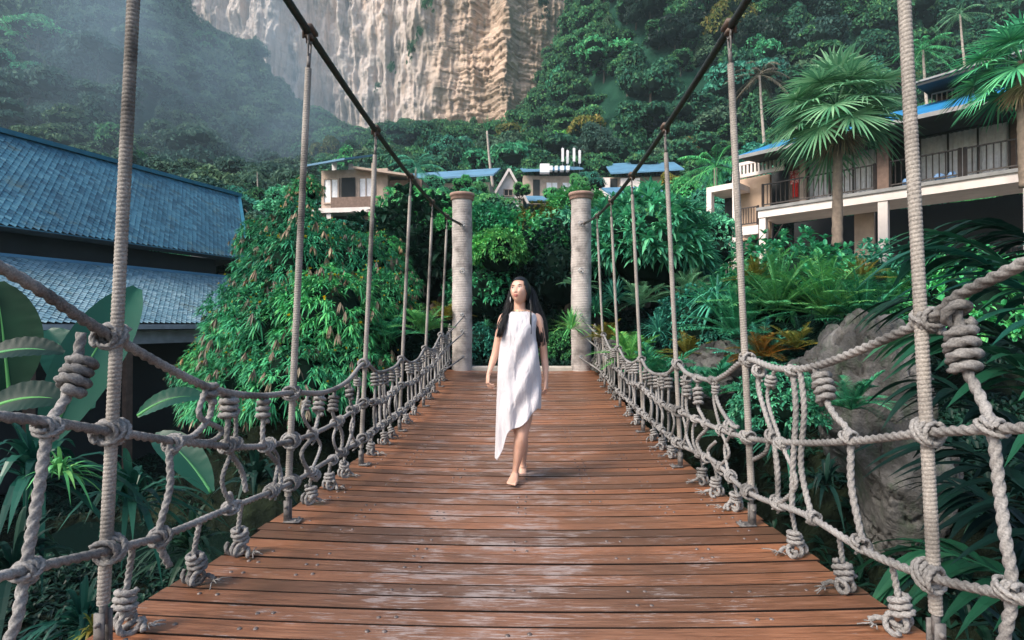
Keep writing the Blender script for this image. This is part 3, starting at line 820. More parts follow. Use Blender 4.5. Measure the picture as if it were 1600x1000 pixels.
# far bays, both sides
for s in (-1, 1):
    for i in range(2, len(HY)):
        y0 = HY[i]; y1 = HY[i + 1] if i + 1 < len(HY) else 10.8
        for f in ((.2, .36, .52, .68, .84) if i < 5 else (.2, .4, .6, .8)):
            y = y0 + (y1 - y0) * f + random.uniform(-.05, .05)
            zt, zm, zb = zat(TOP[s], y), zat(MID[s], y), zat(BOT[s], y)
            bow = random.uniform(-.12, .12)
            L0 = zt - zm
            upright(s, [(y, zt), (y + random.uniform(-.04, .04), zm + L0 * .4), (y + bow * .4, zm), (y + bow, (zm + zb) / 2), (y + bow * .5, zb)], r=.0145, near=False, px=False,
                    coils=(((y, zt - .03), (y, zt - .03 - L0 * .55), 3.5, .036),), lashes=((y + bow * .4, zm), (y + bow * .5, zb)), double=random.random() < .6)
for s, ys in ((-1, [2.0, 2.42, 2.78, 3.72, 4.1, 4.45, 5.25, 5.7, 6.0, 6.8, 7.3, 8.4, 8.9, 9.9]), (1, [2.08, 2.42, 2.85, 3.65, 4.0, 4.3, 5.2, 5.55, 5.95, 6.8, 7.3, 8.4, 8.9, 9.9])):
    for y in ys:
        part('deck_knot', deckknot(s, y, y < 5.6), M['rope'], NET[s])
# thinner slack loops tied between the rails, doubling the netting
for s, ys in ((-1, [2.62, 3.05, 3.62, 4.22, 4.62, 5.15, 5.62, 6.05]), (1, [2.98, 3.6, 3.85, 4.35, 4.65, 5.1, 5.45, 6.0])):
    for k, y in enumerate(ys):
        zt, zm, zb = zat(TOP[s], y), zat(MID[s], y), zat(BOT[s], y)
        bow = random.choice((-1, 1)) * random.uniform(.07, .16); dy = random.uniform(-.10, .10)
        if k % 2:
            upright(s, [(y, zm), (y + bow, (zm + zb) * .5 + .03), (y + bow * .6, zb + .05), (y + dy, zb)], r=.0115, near=y < 5, px=False, lashes=((y, zm), (y + dy, zb)))
        else:
            upright(s, [(y, zt), (y + bow * .7, zt * .55 + zm * .45), (y + dy, zm), (y + dy - bow, (zm + zb) / 2), (y + dy * .5, zb)], r=.0115, near=y < 5, px=False,
                    coils=(((y + bow * .3, zt - .05), (y + bow * .5, zt - .12), 2.6, .027),), lashes=((y + dy, zm), (y + dy * .5, zb)))
# ================================================================== TERRAIN, CLIFF, FOREST
def sstep(a, b, x):
    t = np.clip((np.asarray(x, float) - a) / (b - a), 0, 1); return t * t * (3 - 2 * t)
def height(x, y):
    x = np.asarray(x, float); y = np.asarray(y, float)
    base = np.interp(y, [-60, 10.4, 11.0, 20, 30, 80, 120, 185, 230, 330], [-3, -3, .30, .75, 2.6, 17, 33, 64, 82, 110])
    gully = np.where(y < 11.2, sstep(1.9, 4.6, x) * 2.9 * sstep(-3, 2, y) + sstep(-3.2, -8, x) * .6, 0) * (1 - sstep(10.3, 10.95, y))
    r = x / np.maximum(y, 1)
    up = sstep(70, 190, y) * (122 * sstep(-.03, .30, r) + 95 * sstep(-.50, -.86, r)) * sstep(0, 1, 1)
    up = up + sstep(12, 22, y) * sstep(4, 12, x) * 1.0 * (1 - sstep(30, 50, y)) - 3.5 * sstep(-4, -9, x) * sstep(8, 12, y) * (1 - sstep(22, 40, y))
    up = up + 26 * np.exp(-((r + .53) / .09) ** 2) * sstep(110, 180, y)
    bump = (fbm(x * .02, y * .02, 3.3, 4) - .47) * 26 * sstep(60, 140, y)
    return base + gully + up + bump
gx = np.concatenate([np.linspace(-420, -40, 60), np.linspace(-36, -8, 16), np.linspace(-7, 7, 40), np.linspace(8, 36, 16), np.linspace(40, 420, 60)])
gy = np.concatenate([np.linspace(-60, -4, 12), np.linspace(-3, 18, 50), np.linspace(20, 80, 40), np.linspace(84, 420, 70)])
X, Y = np.meshgrid(gx, gy, indexing='ij')
Z = height(X, Y)
mb = MB(); mb.grid(np.stack([X, Y, Z], -1)[::-1])
setting('ground', mb, M['hillground'])
# dark water at the bottom of the gully
mb = MB(); mb.quad((-9, -40, -2.75), (9, -40, -2.75), (9, 10.9, -2.75), (-9, 10.9, -2.75))
m, nt, bs, out = _new('dark_water'); bs.inputs['Base Color'].default_value = (.004, .012, .010, 1); bs.inputs['Roughness'].default_value = .12
_bump(nt, bs, _noise(nt, 3, 4, _coord(nt)), .2, .05)
setting('water', mb, m)

# cliff: a curved, buttressed limestone wall standing behind the forest
def cliff_mesh(x0, x1, ybase, z0, z1, seed, nx, nz, lean=.06, curve=0.0):
    u = np.linspace(0, 1, nx)[:, None]; v = np.linspace(0, 1, nz)[None, :]
    x = x0 + (x1 - x0) * u + 0 * v; z = z0 + (z1 - z0) * v + 0 * u
    y = ybase + lean * (z - z0) + curve * ((u - .5) ** 2) * 40
    col = fbm(x * .03 + seed, z * .006, seed, 5) - .47
    wr = sstep(-46, -14, x + 10 * (fbm(z * .03, x * .02, 5, 3) - .47) * 2)
    rough = fbm(x * .16, z * .12, seed + 9, 5) - .47
    fl = np.abs(fbm(x * .16 + seed, z * .022, seed + 2, 5) - .47) * 2
    fl2 = np.abs(fbm(x * .45 + seed, z * .07, seed + 12, 4) - .47) * 2
    hz = z * .55 + 1.2 * fbm(x * .025, z * .05, 2.2, 3) + .35 * fbm(x * .3, z * .2, 4.2, 3)
    saw = (hz - np.floor(hz)); saw2 = (hz * 3.1 + .3 * fbm(x * .2, z * .3, 1, 2)) % 1.0
    blk = fbm(np.floor(x * .22 + .5 * np.floor(hz)), np.floor(hz), 3.1, 1) - .25
    pat = np.clip(fbm(x * .06, z * .10, 8.8, 3) * 3 - .8, 0, 1.3)
    y = y + col * (62 - 34 * wr) + rough * 8 + (1 - wr) * (9 * fl + 2.4 * fl2) + wr * ((1.0 * saw ** 1.5 + .3 * saw2) * pat + 4 * blk + 4 * fl2)
    y = y + 30 * sstep(-74, -79, x + 3 * fl)
    y = y - 9 * np.exp(-((x + 7) / 3.5) ** 2)
    return np.stack([x, y, z], -1)
G_ = cliff_mesh(-175, 55, 205, 30, 190, 4.2, 620, 420)
mb = MB(); mb.grid(G_[:, :, :])
top = G_[:, -1, :]; back = top + np.array([0, 60, 10.0])
mb.grid(np.stack([top, back], 1))
for e in (0, -1):
    edge = G_[e]; mb.grid(np.stack([edge, edge + np.array([0, 70, 0.0])], 0))
o = setting('cliff', mb, M['cliff'], smooth=True)

# ---- hillside forest: crowns of several kinds, single trees share meshes
def far_crown(seed, kind):
    mb = MB()
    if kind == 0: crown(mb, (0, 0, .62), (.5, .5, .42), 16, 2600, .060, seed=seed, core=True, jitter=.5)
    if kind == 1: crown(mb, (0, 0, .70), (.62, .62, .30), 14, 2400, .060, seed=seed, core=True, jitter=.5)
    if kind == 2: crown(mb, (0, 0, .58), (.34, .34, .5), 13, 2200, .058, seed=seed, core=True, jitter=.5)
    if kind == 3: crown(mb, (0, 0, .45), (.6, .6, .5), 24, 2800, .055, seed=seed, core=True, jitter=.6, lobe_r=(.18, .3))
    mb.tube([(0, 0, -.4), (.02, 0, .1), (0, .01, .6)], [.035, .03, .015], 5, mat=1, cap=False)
    return mb
FAR = [(k, far_crown(100 + 7 * s_ + k, k)) for k in range(4) for s_ in range(3)]
def cull(p, r):
    """is the point p (crown radius r) inside the picture's view cone, with a margin"""
    q = np.asarray(p) - CAMLOC
    fx = q[0] * _cy + q[1] * _sy; fy = -q[0] * _sy + q[1] * _cy
    if fy < 5: return False
    px = 800 + FPX * fx / fy; py = 507 - FPX * q[2] / fy; m_ = FPX * r / fy
    return -m_ - 60 < px < 1660 + m_ and -m_ - 30 < py < 1000
cand = []
g = np.random.default_rng(11)
tries = g.random((24000, 2))
grid_ = {}
for a, b in tries:
    y = 62 + 175 * b ** .8; x = (a * 2 - 1) * 1.05 * y
    sp = 3.7 if y < 110 else 4.3
    key = (int(x // sp), int(y // sp))
    if key in grid_: continue
    z = float(height(x, y))
    if abs(x / y + .2) < .32 and y > 196: continue
    rad = (3.4 + 3.2 * g.random()) * (1.0 if y > 90 else .75)
    if not cull((x, y, z + rad), rad): continue
    # keep the houses clear
    q = np.array([x, y, z + rad]) - CAMLOC
    pxx = 800 + FPX * (q[0] * _cy + q[1] * _sy) / (-q[0] * _sy + q[1] * _cy)
    if y < 84 and 460 < pxx < 1080: continue
    grid_[key] = 1
    cand.append((x, y, z, rad, pxx))
print('hill trees', len(cand))
far_mesh = {}
def far_tree_mesh(idx, leaf):
    if (idx, leaf) not in far_mesh:
        far_mesh[(idx, leaf)] = FAR[idx][1].mesh('hillside_tree', [M[leaf], M['barkdark'], M['core_fill']], False)
    return far_mesh[(idx, leaf)]
cand.sort(key=lambda c: -c[3] / c[1])
mass = MB()
LB = {'L': ('broad crowned rainforest tree on the misty slope at upper left', 'rainforest trees on the misty left slope'),
      'C': ('round crowned rainforest tree on the slope below the cliff', 'rainforest trees below the cliff'),
      'R': ('dark green rainforest tree on the steep slope at upper right', 'rainforest trees on the dark right slope')}
n_ind = 0
for q, (x, y, z, rad, pxx) in enumerate(cand):
    zone = 'L' if pxx < 480 else ('C' if pxx < 900 else 'R')
    idx = int(g.integers(len(FAR))); sc = rad * 2.0
    rot = g.random() * 6.28; sz = sc * (.85 + .35 * g.random())
    leaf = 'lf_hillgrey' if (zone == 'L' and g.random() < .93) else str(g.choice(['lf_hill', 'lf_hill', 'lf_hill', 'lf_hill', 'lf_hill', 'lf_hillgrey', 'lf_teal', 'lf_dark', 'lf_green', 'lf_olive'], p=[.16, .16, .16, .12, .10, .08, .08, .08, .03, .03]))  # left slope mostly grey: part of its haze is put into the leaf colour
    if n_ind < 290:
        o = bpy.data.objects.new('hillside_tree', far_tree_mesh(idx, leaf)); COL.objects.link(o)
        o.location = (x, y, z - .32 * sz); o.rotation_euler = (g.normal() * .06, g.normal() * .06, rot); o.scale = (sc, sc, sz)
        o['label'] = LB[zone][0]; o['category'] = 'tree'; o['group'] = LB[zone][1]
        n_ind += 1
    else:
        c_, s_ = math.cos(rot), math.sin(rot)
        Rm = np.array([[c_ * sc, -s_ * sc, 0], [s_ * sc, c_ * sc, 0], [0, 0, sz]])
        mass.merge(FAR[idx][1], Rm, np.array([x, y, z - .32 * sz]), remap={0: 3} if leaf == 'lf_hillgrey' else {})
o = setting('distant_forest', mass, [M['lf_hill'], M['barkdark'], M['core_fill'], M['lf_hillgrey']], 'stuff', False)

# ---- thin air haze in one closed box round everything
mb = MB(); mb.box((0, 190, 125), (900, 520, 262))
m = bpy.data.materials.new('thin_haze'); m.use_nodes = True; nt = m.node_tree; nt.nodes.clear()
out = nt.nodes.new('ShaderNodeOutputMaterial'); pv = nt.nodes.new('ShaderNodeVolumePrincipled')
pv.inputs['Density'].default_value = .0004; pv.inputs['Color'].default_value = (.60, .86, .92, 1)
nt.links.new(pv.outputs[0], out.inputs['Volume'])
setting('haze', mb, m, 'stuff')
# ---- drifting smoke over the left hillside
mb = MB()
V, F = icoblob((0, 0, 0), 1.0, 3, .12, 1.2, 3)
mb.add(V * np.array([50, 42, 46]) + P(325, 185, 112), F)
m = bpy.data.materials.new('drifting_smoke'); m.use_nodes = True; nt = m.node_tree; nt.nodes.clear()
out = nt.nodes.new('ShaderNodeOutputMaterial'); pv = nt.nodes.new('ShaderNodeVolumePrincipled')
nt.links.new(pv.outputs[0], out.inputs['Volume'])
pv.inputs['Color'].default_value = (.50, .74, .93, 1); pv.inputs['Anisotropy'].default_value = .2
n = _noise(nt, .03, 4, _coord(nt, (1, 1, .75)), .6, 1.0)
tcg = nt.nodes.new('ShaderNodeTexCoord'); gm = nt.nodes.new('ShaderNodeMapping'); gm.inputs['Location'].default_value = (-1, -1, -1); gm.inputs['Scale'].default_value = (2, 2, 2)
nt.links.new(tcg.outputs['Generated'], gm.inputs[0])
ln = nt.nodes.new('ShaderNodeVectorMath'); ln.operation = 'LENGTH'; nt.links.new(gm.outputs[0], ln.inputs[0])
fall = nt.nodes.new('ShaderNodeMapRange'); fall.inputs[1].default_value = .15; fall.inputs[2].default_value = .95; fall.inputs[3].default_value = 1; fall.inputs[4].default_value = 0
nt.links.new(ln.outputs['Value'], fall.inputs[0])
r_ = _ramp(nt, n, [(.36, (.12,) * 3), (.66, (1, 1, 1))])
SMOKE_D = .030
d_ = _math(nt, 'MULTIPLY', _math(nt, 'MULTIPLY', r_, fall.outputs[0]), SMOKE_D)
nt.links.new(d_, pv.inputs['Density'])
smoke = setting('smoke', mb, m, 'stuff')
# ================================================================== BUILDINGS
class Frame:
    """local frame of a facade: s along it, n outward (towards the camera side), z up"""
    def __init__(f, p0, u):
        f.p0 = np.array([p0[0], p0[1], 0.0]); f.u = unit(np.array([u[0], u[1], 0.0]))
        f.n = np.array([f.u[1], -f.u[0], 0.0])
        if f.n @ (CAMLOC - f.p0) < 0: f.n = -f.n
    def __call__(f, s, n, z): return f.p0 + f.u * s + f.n * n + np.array([0, 0, z])
    def px(f, px, py, n=0.0):
        """(s, z) of the pixel on the plane n metres in front of the facade"""
        d = ray(px, py); c = f.p0 + f.n * n; k = ((c - CAMLOC) @ f.n) / (d @ f.n)
        q = CAMLOC + d * k
        return float((q - f.p0) @ f.u), float(q[2])
    def box(f, mb, s0, s1, n0, n1, z0, z1, mat=0):
        c = f((s0 + s1) / 2, (n0 + n1) / 2, (z0 + z1) / 2)
        mb.box(c, (abs(s1 - s0), abs(n1 - n0), abs(z1 - z0)), rot=np.stack([f.u, f.n, [0, 0, 1.0]], 1), mat=mat)
def tiles(mb, frm, s0a, s1a, s0b, s1b, nA, zA, nB, zB, tw, th):
    """rows of pointed shingles on the slope from the eave (n=nA, z=zA, s in s0a..s1a) to the ridge (n=nB, z=zB, s0b..s1b)"""
    Ls = math.hypot(nA - nB, zB - zA); rows = int(Ls / th)
    up = np.array([0, (nB - nA) / Ls, (zB - zA) / Ls]); nor = np.array([0, (zB - zA) / Ls, -(nB - nA) / Ls])
    for r_ in range(rows):
        v = (r_ + .0) / rows; sa = s0a + (s0b - s0a) * v; sb = s1a + (s1b - s1a) * v
        k = int((sb - sa) / tw) + 1
        s = sa + (np.arange(k) + (.5 if r_ % 2 else 0)) * tw
        s = s[s < sb]; n = len(s)
        if not n: continue
        jit = rng.normal(size=n) * .004
        lo = .018 + jit
        pts = []
        for (ds, dv, h) in ((-.5, .55, lo), (0, -.25, lo + .004), (.5, .55, lo), (.5, 1.6, lo * 0 + .002), (-.5, 1.6, lo * 0 + .002)):
            q = np.stack([s + ds * tw * .96, np.zeros(n), np.zeros(n)], 1) + up * (v * Ls + dv * th) + nor * np.asarray(h)[:, None] + np.array([0, nA, zA])
            pts.append(frm.p0 + q[:, :1] * frm.u + q[:, 1:2] * frm.n + q[:, 2:3] * np.array([0, 0, 1.0]))
        V = np.stack(pts, 1).reshape(-1, 3); F = np.arange(n * 5).reshape(-1, 5)
        mb.add(V, F)
M['paletrim'] = mat_plain('pale_fascia', (.38, .40, .42), .7, .2, 3)
# ---- restaurant pavilion with two blue shingle roofs, left
A = P(0, 507, 15.1); B = P(385, 507, 23.0)
f = Frame(A, B - A)
t = thing('shingled_pavilion', 'long low building with two tiers of blue shingle roof, left of the bridge', 'building', tuple(f(6, -4, -2)))
LB_ = float(np.linalg.norm(B - A)); ez = 4.03; rz = 7.75; S0 = -9.0; SR = f.px(373, 310, -4)[0]; SL1 = f.px(369, 435, -.2)[0]; SL0 = f.px(341, 506, 3.2)[0]
mb = MB(); tiles(mb, f, S0, LB_, S0, SR, 0, ez, -4.0, rz, .19, .155)
f.box(mb, S0, LB_ - .05, -.1, .0, ez - .06, ez + .0); part('upper_roof', mb, M['shingle'], t, smooth=False)
mb = MB()
mb.slab([f(S0, .02, ez - .05), f(LB_, .02, ez - .05), f(SR, -4, rz - .05), f(S0, -4, rz - .05)], f.n * -.08 - np.array([0, 0, .1]))
mb.slab([f(S0, -8, ez), f(LB_, -8, ez), f(SR, -4.05, rz - .05), f(S0, -4.05, rz - .05)], np.array([0, 0, -.1]))
mb.slab([f(LB_ - .12, .0, ez - .08), f(SR - .12, -4, rz - .1), f(SR - .12, -8, ez - .08)], f.u * -.05)
part('roof_deck', mb, M['soffit'], t, smooth=False)
mb = MB()
mb.beam(f(S0, -4.0, rz + .05), f(SR + .05, -4.0, rz + .05), .34, .16)
mb.beam(f(SR + .02, -4.0, rz + .02), f(LB_ + .06, 0.05, ez + .03), .14, .12)
part('ridge_cap', mb, M['ridge'], t, smooth=False)
lz1 = 3.20; lz0 = 1.30; ln0 = 3.2
mb = MB()
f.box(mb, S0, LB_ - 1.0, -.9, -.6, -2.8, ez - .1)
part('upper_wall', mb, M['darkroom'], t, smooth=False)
mb = MB(); tiles(mb, f, S0, SL0, S0, SL1, ln0, lz0, -.2, lz1, .17, .11)
part('lower_roof', mb, M['shingle2'], t, smooth=False)
mb = MB()
mb.slab([f(S0, ln0, lz0 - .03), f(SL0 + .03, ln0, lz0 - .03), f(SL1 + .03, -.2, lz1 - .03), f(S0, -.2, lz1 - .03)], np.array([0, 0, -.08]))
part('lower_roof_deck', mb, M['soffit'], t, smooth=False)
mb = MB()
mb.beam(f(S0, -.25, lz1 + .03), f(SL1, -.25, lz1 + .03), .22, .09)
part('flashing_strip', mb, M['dimblue'], t, smooth=False)
mb = MB()
f.box(mb, S0, SL0 + .05, ln0 - .02, ln0 + .05, lz0 - .17, lz0 - .03)
f.box(mb, S0, SL0, ln0 - .35, ln0 - .25, lz0 - .60, lz0 - .20)
part('fascia_board', mb, M['paletrim'], t, smooth=False)
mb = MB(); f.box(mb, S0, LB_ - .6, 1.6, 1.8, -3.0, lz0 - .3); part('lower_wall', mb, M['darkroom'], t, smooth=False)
for s in np.arange(S0 + 1, LB_, 2.4):
    mb = MB(); f.box(mb, s, s + .18, ln0 - .62, ln0 - .44, -3, lz0 - .62); part('wall_post', mb, M['brownpost'], t, smooth=False)

# ---- hotel wing, right
A = P(1185, 507, 24.4); B = P(1600, 507, 18.1)
h = Frame(A, B - A)
fl = 6.50
H = thing('hotel_wing', 'cream balconied hotel wing with dark eaves above the garden on the right', 'building', tuple(h(5, -3, 3)))
EX = 9.5 + 6
def HB(nm, boxes, mat, parent=None, label=None):
    mb = MB()
    for b in boxes: h.box(mb, *b)
    return part(nm, mb, M[mat], parent or H, smooth=False, label=label)
HB('balcony_slab', [(0, EX, -2.2, 0.0, fl - .46, fl - .13)], 'cream')
HB('slab_trim', [(-.05, EX, -2.2, .07, fl - .13, fl)], 'greytrim')
c1 = h.px(1379, 380)[0]; c0 = .15
HB('column', [(c0 - .12, c0 + .16, -.34, -.04, 0, fl - .46)], 'cream')
HB('column', [(c1 - .16, c1 + .16, -.34, -.04, 0, fl - .46)], 'cream')
c2 = c1 * 2 - .6
HB('column', [(c2 - .16, c2 + .16, -.34, -.04, 0, fl - .46)], 'cream')
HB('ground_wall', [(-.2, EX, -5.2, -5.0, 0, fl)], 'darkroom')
HB('ground_wall_panel', [(h.px(1335, 380, -2.2)[0], h.px(1366, 380, -2.2)[0], -2.4, -2.2, 0, fl - .46)], 'palewood')
HB('ground_floor', [(-.2, EX, -5.0, .2, 2.7, 2.9)], 'concrete')
# ground-floor handrail
mb = MB(); z = 3.9
mb.beam(h(.3, -.1, z), h(EX, -.1, z), .05, .05); 
for s in np.arange(.4, EX, .14): mb.beam(h(s, -.1, 2.95), h(s, -.1, z), .02, .02)
part('ground_railing', mb, M['darkwood'], H, smooth=False)
# rear wall of the balcony, doors with white curtains
W0 = -1.75
ceil = h.px(1430, 186, 1.3)[1] + .2
def hs(px, n=W0, py=300): return h.px(px, py, n)[0]
seg = [('tan', 1203, 1233), ('brownpost', 1233, 1262), ('glass', 1262, 1372), ('brownpost', 1372, 1392), ('dark', 1392, 1436), ('glass', 1436, 1580), ('brownpost', 1580, 1596), ('glass', 1596, 1700)]
for kind, a, b in seg:
    s0, s1 = hs(a), hs(b)
    if kind == 'tan': HB('doorway', [(s0, s1, W0 - .3, W0 - .2, fl, ceil)], 'darkroom')
    elif kind == 'dark': HB('doorway', [(s0, s1, W0 - .5, W0 - .4, fl, ceil)], 'darkroom')
    elif kind == 'brownpost': HB('wall_pier', [(s0, s1, W0 - .3, W0 + .05, fl, ceil)], 'brownpost')
    else:
        w = thing('sliding_door', None, None) if False else None
        fr = HB('sliding_door', [(s0, s1, W0 - .06, W0, fl + 2.15, fl + 2.22), (s0, s1, W0 - .06, W0, fl, fl + .07)] + [(s, s + .06, W0 - .06, W0, fl + .07, fl + 2.15) for s in np.linspace(s0, s1 - .06, 4)], 'darkwood')
        mb = MB(); ss = np.linspace(s0 + .03, s1 - .03, 160)
        zz = np.array([fl + .05, fl + 2.15])
        Gq = np.array([[h(s, W0 - .16 + .03 * math.sin(s * 38), z) for z in zz] for s in ss])
        mb.grid(Gq); part('curtain', mb, M['curtain'], fr)
        HB('transom_wall', [(s0, s1, W0 - .25, W0 - .07, fl + 2.22, ceil)], 'brownpost')
HB('side_wall', [(hs(1155, -1.2), hs(1203, -1.2), -1.4, -1.2, fl - 1.2, fl + 1.75)], 'tan')
# eaves and lower blue roof
e0 = h.px(1152, 247, 1.3); ze = h.px(1430, 186, 1.3)[1]; es = e0[0]; zb_ = h.px(1432, 168, -2.6)[1]; ceil = ze + .3
mb = MB()
mb.slab([h(es, 1.25, ze), h(EX, 1.25, ze), h(EX, -2.6, ze + .25), h(es + .6, -2.6, ze + .25)], np.array([0, 0, .10]))
part('eave_soffit', mb, M['soffit'], H, smooth=False)
mb = MB(); h.box(mb, es - .03, EX, 1.25, 1.30, ze - .02, ze + .13); part('eave_trim', mb, M['greytrim'], H, smooth=False)
mb = MB()
mb.slab([h(es, 1.2, ze + .135), h(EX, 1.2, ze + .135), h(EX, -2.6, zb_), h(es + 1.2, -2.6, zb_)], np.array([0, 0, .04]))
part('blue_roof', mb, M['blue'], H, smooth=False)
# upper storey
uf = h.px(1450, 149, -2.7)[1] - .82
s_u0 = h.px(1432, 131, -.9)[0] + .2
HB('upper_wall', [(s_u0, EX, -4.2, -4.0, uf - .6, h.px(1432, 131, -.9)[1] + .35)], 'brownpost')
mb = MB(); mb.beam(h(s_u0, -2.7, uf + .82), h(EX, -2.7, uf + .82), .06, .06)
for s in np.arange(s_u0, EX, .16): mb.beam(h(s, -2.7, uf - .3), h(s, -2.7, uf + .82), .03, .03)
part('upper_railing', mb, M['palewood'], H, smooth=False)
mb = MB(); zu = h.px(1432, 131, -.9)[1] - .1
mb.slab([h(s_u0 - .2, -.9, zu), h(EX, -.9, zu + 0.4), h(EX, -6.5, zu + 1.2), h(s_u0 - .2, -6.5, zu + .8)], np.array([0, 0, .16]))
part('upper_roof', mb, M['soffit'], H, smooth=False)
mb = MB(); mb.beam(h(s_u0 - .22, -.88, zu + .16), h(EX, -.88, zu + .56), .05, .07); part('roof_edge', mb, M['greytrim'], H, smooth=False)
# slotted parapet at the left end
ps0, ps1 = h.px(1150, 280, -.4)[0], h.px(1203, 280, -.4)[0]
zp = h.px(1180, 262, -.4)[1]
mb = MB(); h.box(mb, ps0, ps1 + .6, -.5, -.35, zp + .22, zp + .36); h.box(mb, ps0, ps1 + .6, -.5, -.35, zp - .35, zp - .2)
for s in np.arange(ps0, ps1 + .6, .17): h.box(mb, s, s + .085, -.48, -.37, zp - .2, zp + .22)
part('slotted_parapet', mb, M['cream'], H, smooth=False)
# balcony railing: thin dark balusters
def railing(a, b, n, z0, hgt=1.02, step=.19, nm='balcony_railing', parent=H):
    mb = MB(); mb.beam(h(a, n, z0 + hgt), h(b, n, z0 + hgt), .06, .05); mb.beam(h(a, n, z0 + .12), h(b, n, z0 + .12), .04, .05)
    for s in np.arange(a, b, step): mb.beam(h(s, n, z0 + .1), h(s, n, z0 + hgt), .028, .028)
    for s in (a, b): mb.beam(h(s, n, z0), h(s, n, z0 + hgt + .04), .09, .09)
    part(nm, mb, M['darkwood'], parent, smooth=False)
pz = [h.px(q, 300, -.1)[0] for q in (1192, 1367, 1390, 1500, 1660)]
railing(pz[0], pz[1], -.1, fl); railing(pz[2], pz[3], -.1, fl); railing(pz[3] + .15, pz[4] + 4, -.1, fl)
HB('balcony_post', [(h.px(1370, 280)[0], h.px(1388, 280)[0], -.28, -.05, fl, ceil + .1)], 'brownpost')
HB('balcony_post', [(h.px(1250, 280, -1)[0], h.px(1259, 280, -1)[0], -1.1, -.95, fl, ceil + .1)], 'palewood')
HB('lower_terrace', [(h.px(1150, 350)[0], .0, -1.6, -.02, fl - 1.15, fl - .75)], 'cream')
railing(h.px(1152, 340)[0], -.05, -.1, fl - .75, .85, .12, 'terrace_railing')
# projecting cream frame in front (far left end of the wing)
mb = MB()
a0, a1 = h.px(1104, 350, .2)[0], h.px(1152, 350, .2)[0]
ztop = h.px(1125, 292, .2)[1]; zmid = h.px(1125, 383, .2)[1]
h.box(mb, a0, a1, -2.2, .2, ztop - .18, ztop + .08); h.box(mb, a0, a1, -2.2, .2, zmid - .3, zmid + .12)
h.box(mb, a0, a0 + .24, -.1, .2, 1, ztop - .18); h.box(mb, a1 - .22, a1, -.1, .22, 1, ztop + .6)
part('projecting_frame', mb, M['cream'], H, smooth=False)
HB('frame_recess', [(a0 + .1, a1 - .1, -1.6, -1.5, 1, ztop - .1)], 'darkroom')
mb = MB(); zr = zmid - .45
mb.beam(h(a0 + .2, .1, zr), h(a1 - .2, .1, zr), .04, .04)
for s in np.arange(a0 + .25, a1 - .2, .13): mb.beam(h(s, .1, zr - 1.0), h(s, .1, zr), .025, .025)
part('frame_railing', mb, M['cream'], H, smooth=False)
# red hanging on the door pier
s0, s1 = h.px(1234, 290, -1.6)[0], h.px(1247, 290, -1.6)[0]
t = thing('wall_hanging', 'red and white printed hanging with a red cloth below, beside the balcony door', 'wall hanging', tuple(h((s0 + s1) / 2, W0 + .08, fl + 1.1)))
mb = MB(); z1 = h.px(1240, 266, -1.6)[1]; z0 = h.px(1240, 287, -1.6)[1]; zc = h.px(1240, 304, -1.6)[1]
h.box(mb, s0, s1, W0 + .06, W0 + .08, z0, z1)
m, nt, bs, out = _new('printed_red_panel')
v = nt.nodes.new('ShaderNodeTexVoronoi'); v.inputs['Scale'].default_value = 9; nt.links.new(_coord(nt), v.inputs[0])
nt.links.new(_ramp(nt, v.outputs['Distance'], [(.25, (.6, .03, .03)), (.4, (.75, .55, .5)), (.6, (.55, .05, .05))]), bs.inputs['Base Color'])
part('printed_panel', mb, m, t, smooth=False)
mb = MB(); ss = np.linspace(s0 + .1, s1 - .02, 16)
mb.grid(np.array([[h(s, W0 + .10 + .02 * math.sin(s * 60), z) for z in (zc - .12, z0 + .02)] for s in ss])); part('red_cloth', mb, M['red'], t)
# towels on the balcony floor line
for (pa, pb, lab) in ((1408, 1424, 'folded blue towel on the balcony floor left of the near hanger rod'), (1457, 1478, 'crumpled pale blue towel hanging at the foot of the balcony railing'), (1480, 1494, 'small blue and white towel at the foot of the railing, farther right')):
    mb = MB(); a, b = h.px(pa, 300, -.2)[0], h.px(pb, 300, -.2)[0]
    V, F = icoblob((0, 0, 0), .5, 2, .25, 2.2, pa); mb.add(h((a + b) / 2, -.3, fl + .16) + (V * np.array([(b - a), .28, .32])), F)
    mm = M.setdefault('towel', mat_plain('blue_towel', (.18, .32, .55), .9, .3, 8))
    single('towel', mb, mm, lab, 'towel')

# ---- villas among the trees on the slope
def villa(px, py, Z, yaw, label, build, name='hillside_villa'):
    p = P(px, py, Z); a = R(yaw)
    fr = Frame((p[0], p[1]), (math.cos(a), math.sin(a)))
    t = thing(name, label, 'house', (p[0], p[1], p[2]))
    build(fr, p[2], t)
def vb(fr, t, nm, boxes, mat):
    mb = MB()
    for b in boxes: fr.box(mb, *b)
    return part(nm, mb, M[mat], t, smooth=False)
def windows(fr, t, lst, n):
    for (s0, s1, z0, z1) in lst:
        w = vb(fr, t, 'window', [(s0 - .12, s0, n, n + .12, z0 - .1, z1 + .1), (s1, s1 + .12, n, n + .12, z0 - .1, z1 + .1), (s0, s1, n, n + .12, z1, z1 + .1), (s0, s1, n, n + .12, z0 - .1, z0), ((s0 + s1) / 2 - .04, (s0 + s1) / 2 + .04, n + .02, n + .1, z0, z1)], 'palewood')
        vb(fr, w, 'pane', [(s0, s1, n + .01, n + .04, z0, z1)], 'curtain' if (int(s0 * 7) % 3) else 'darkroom')
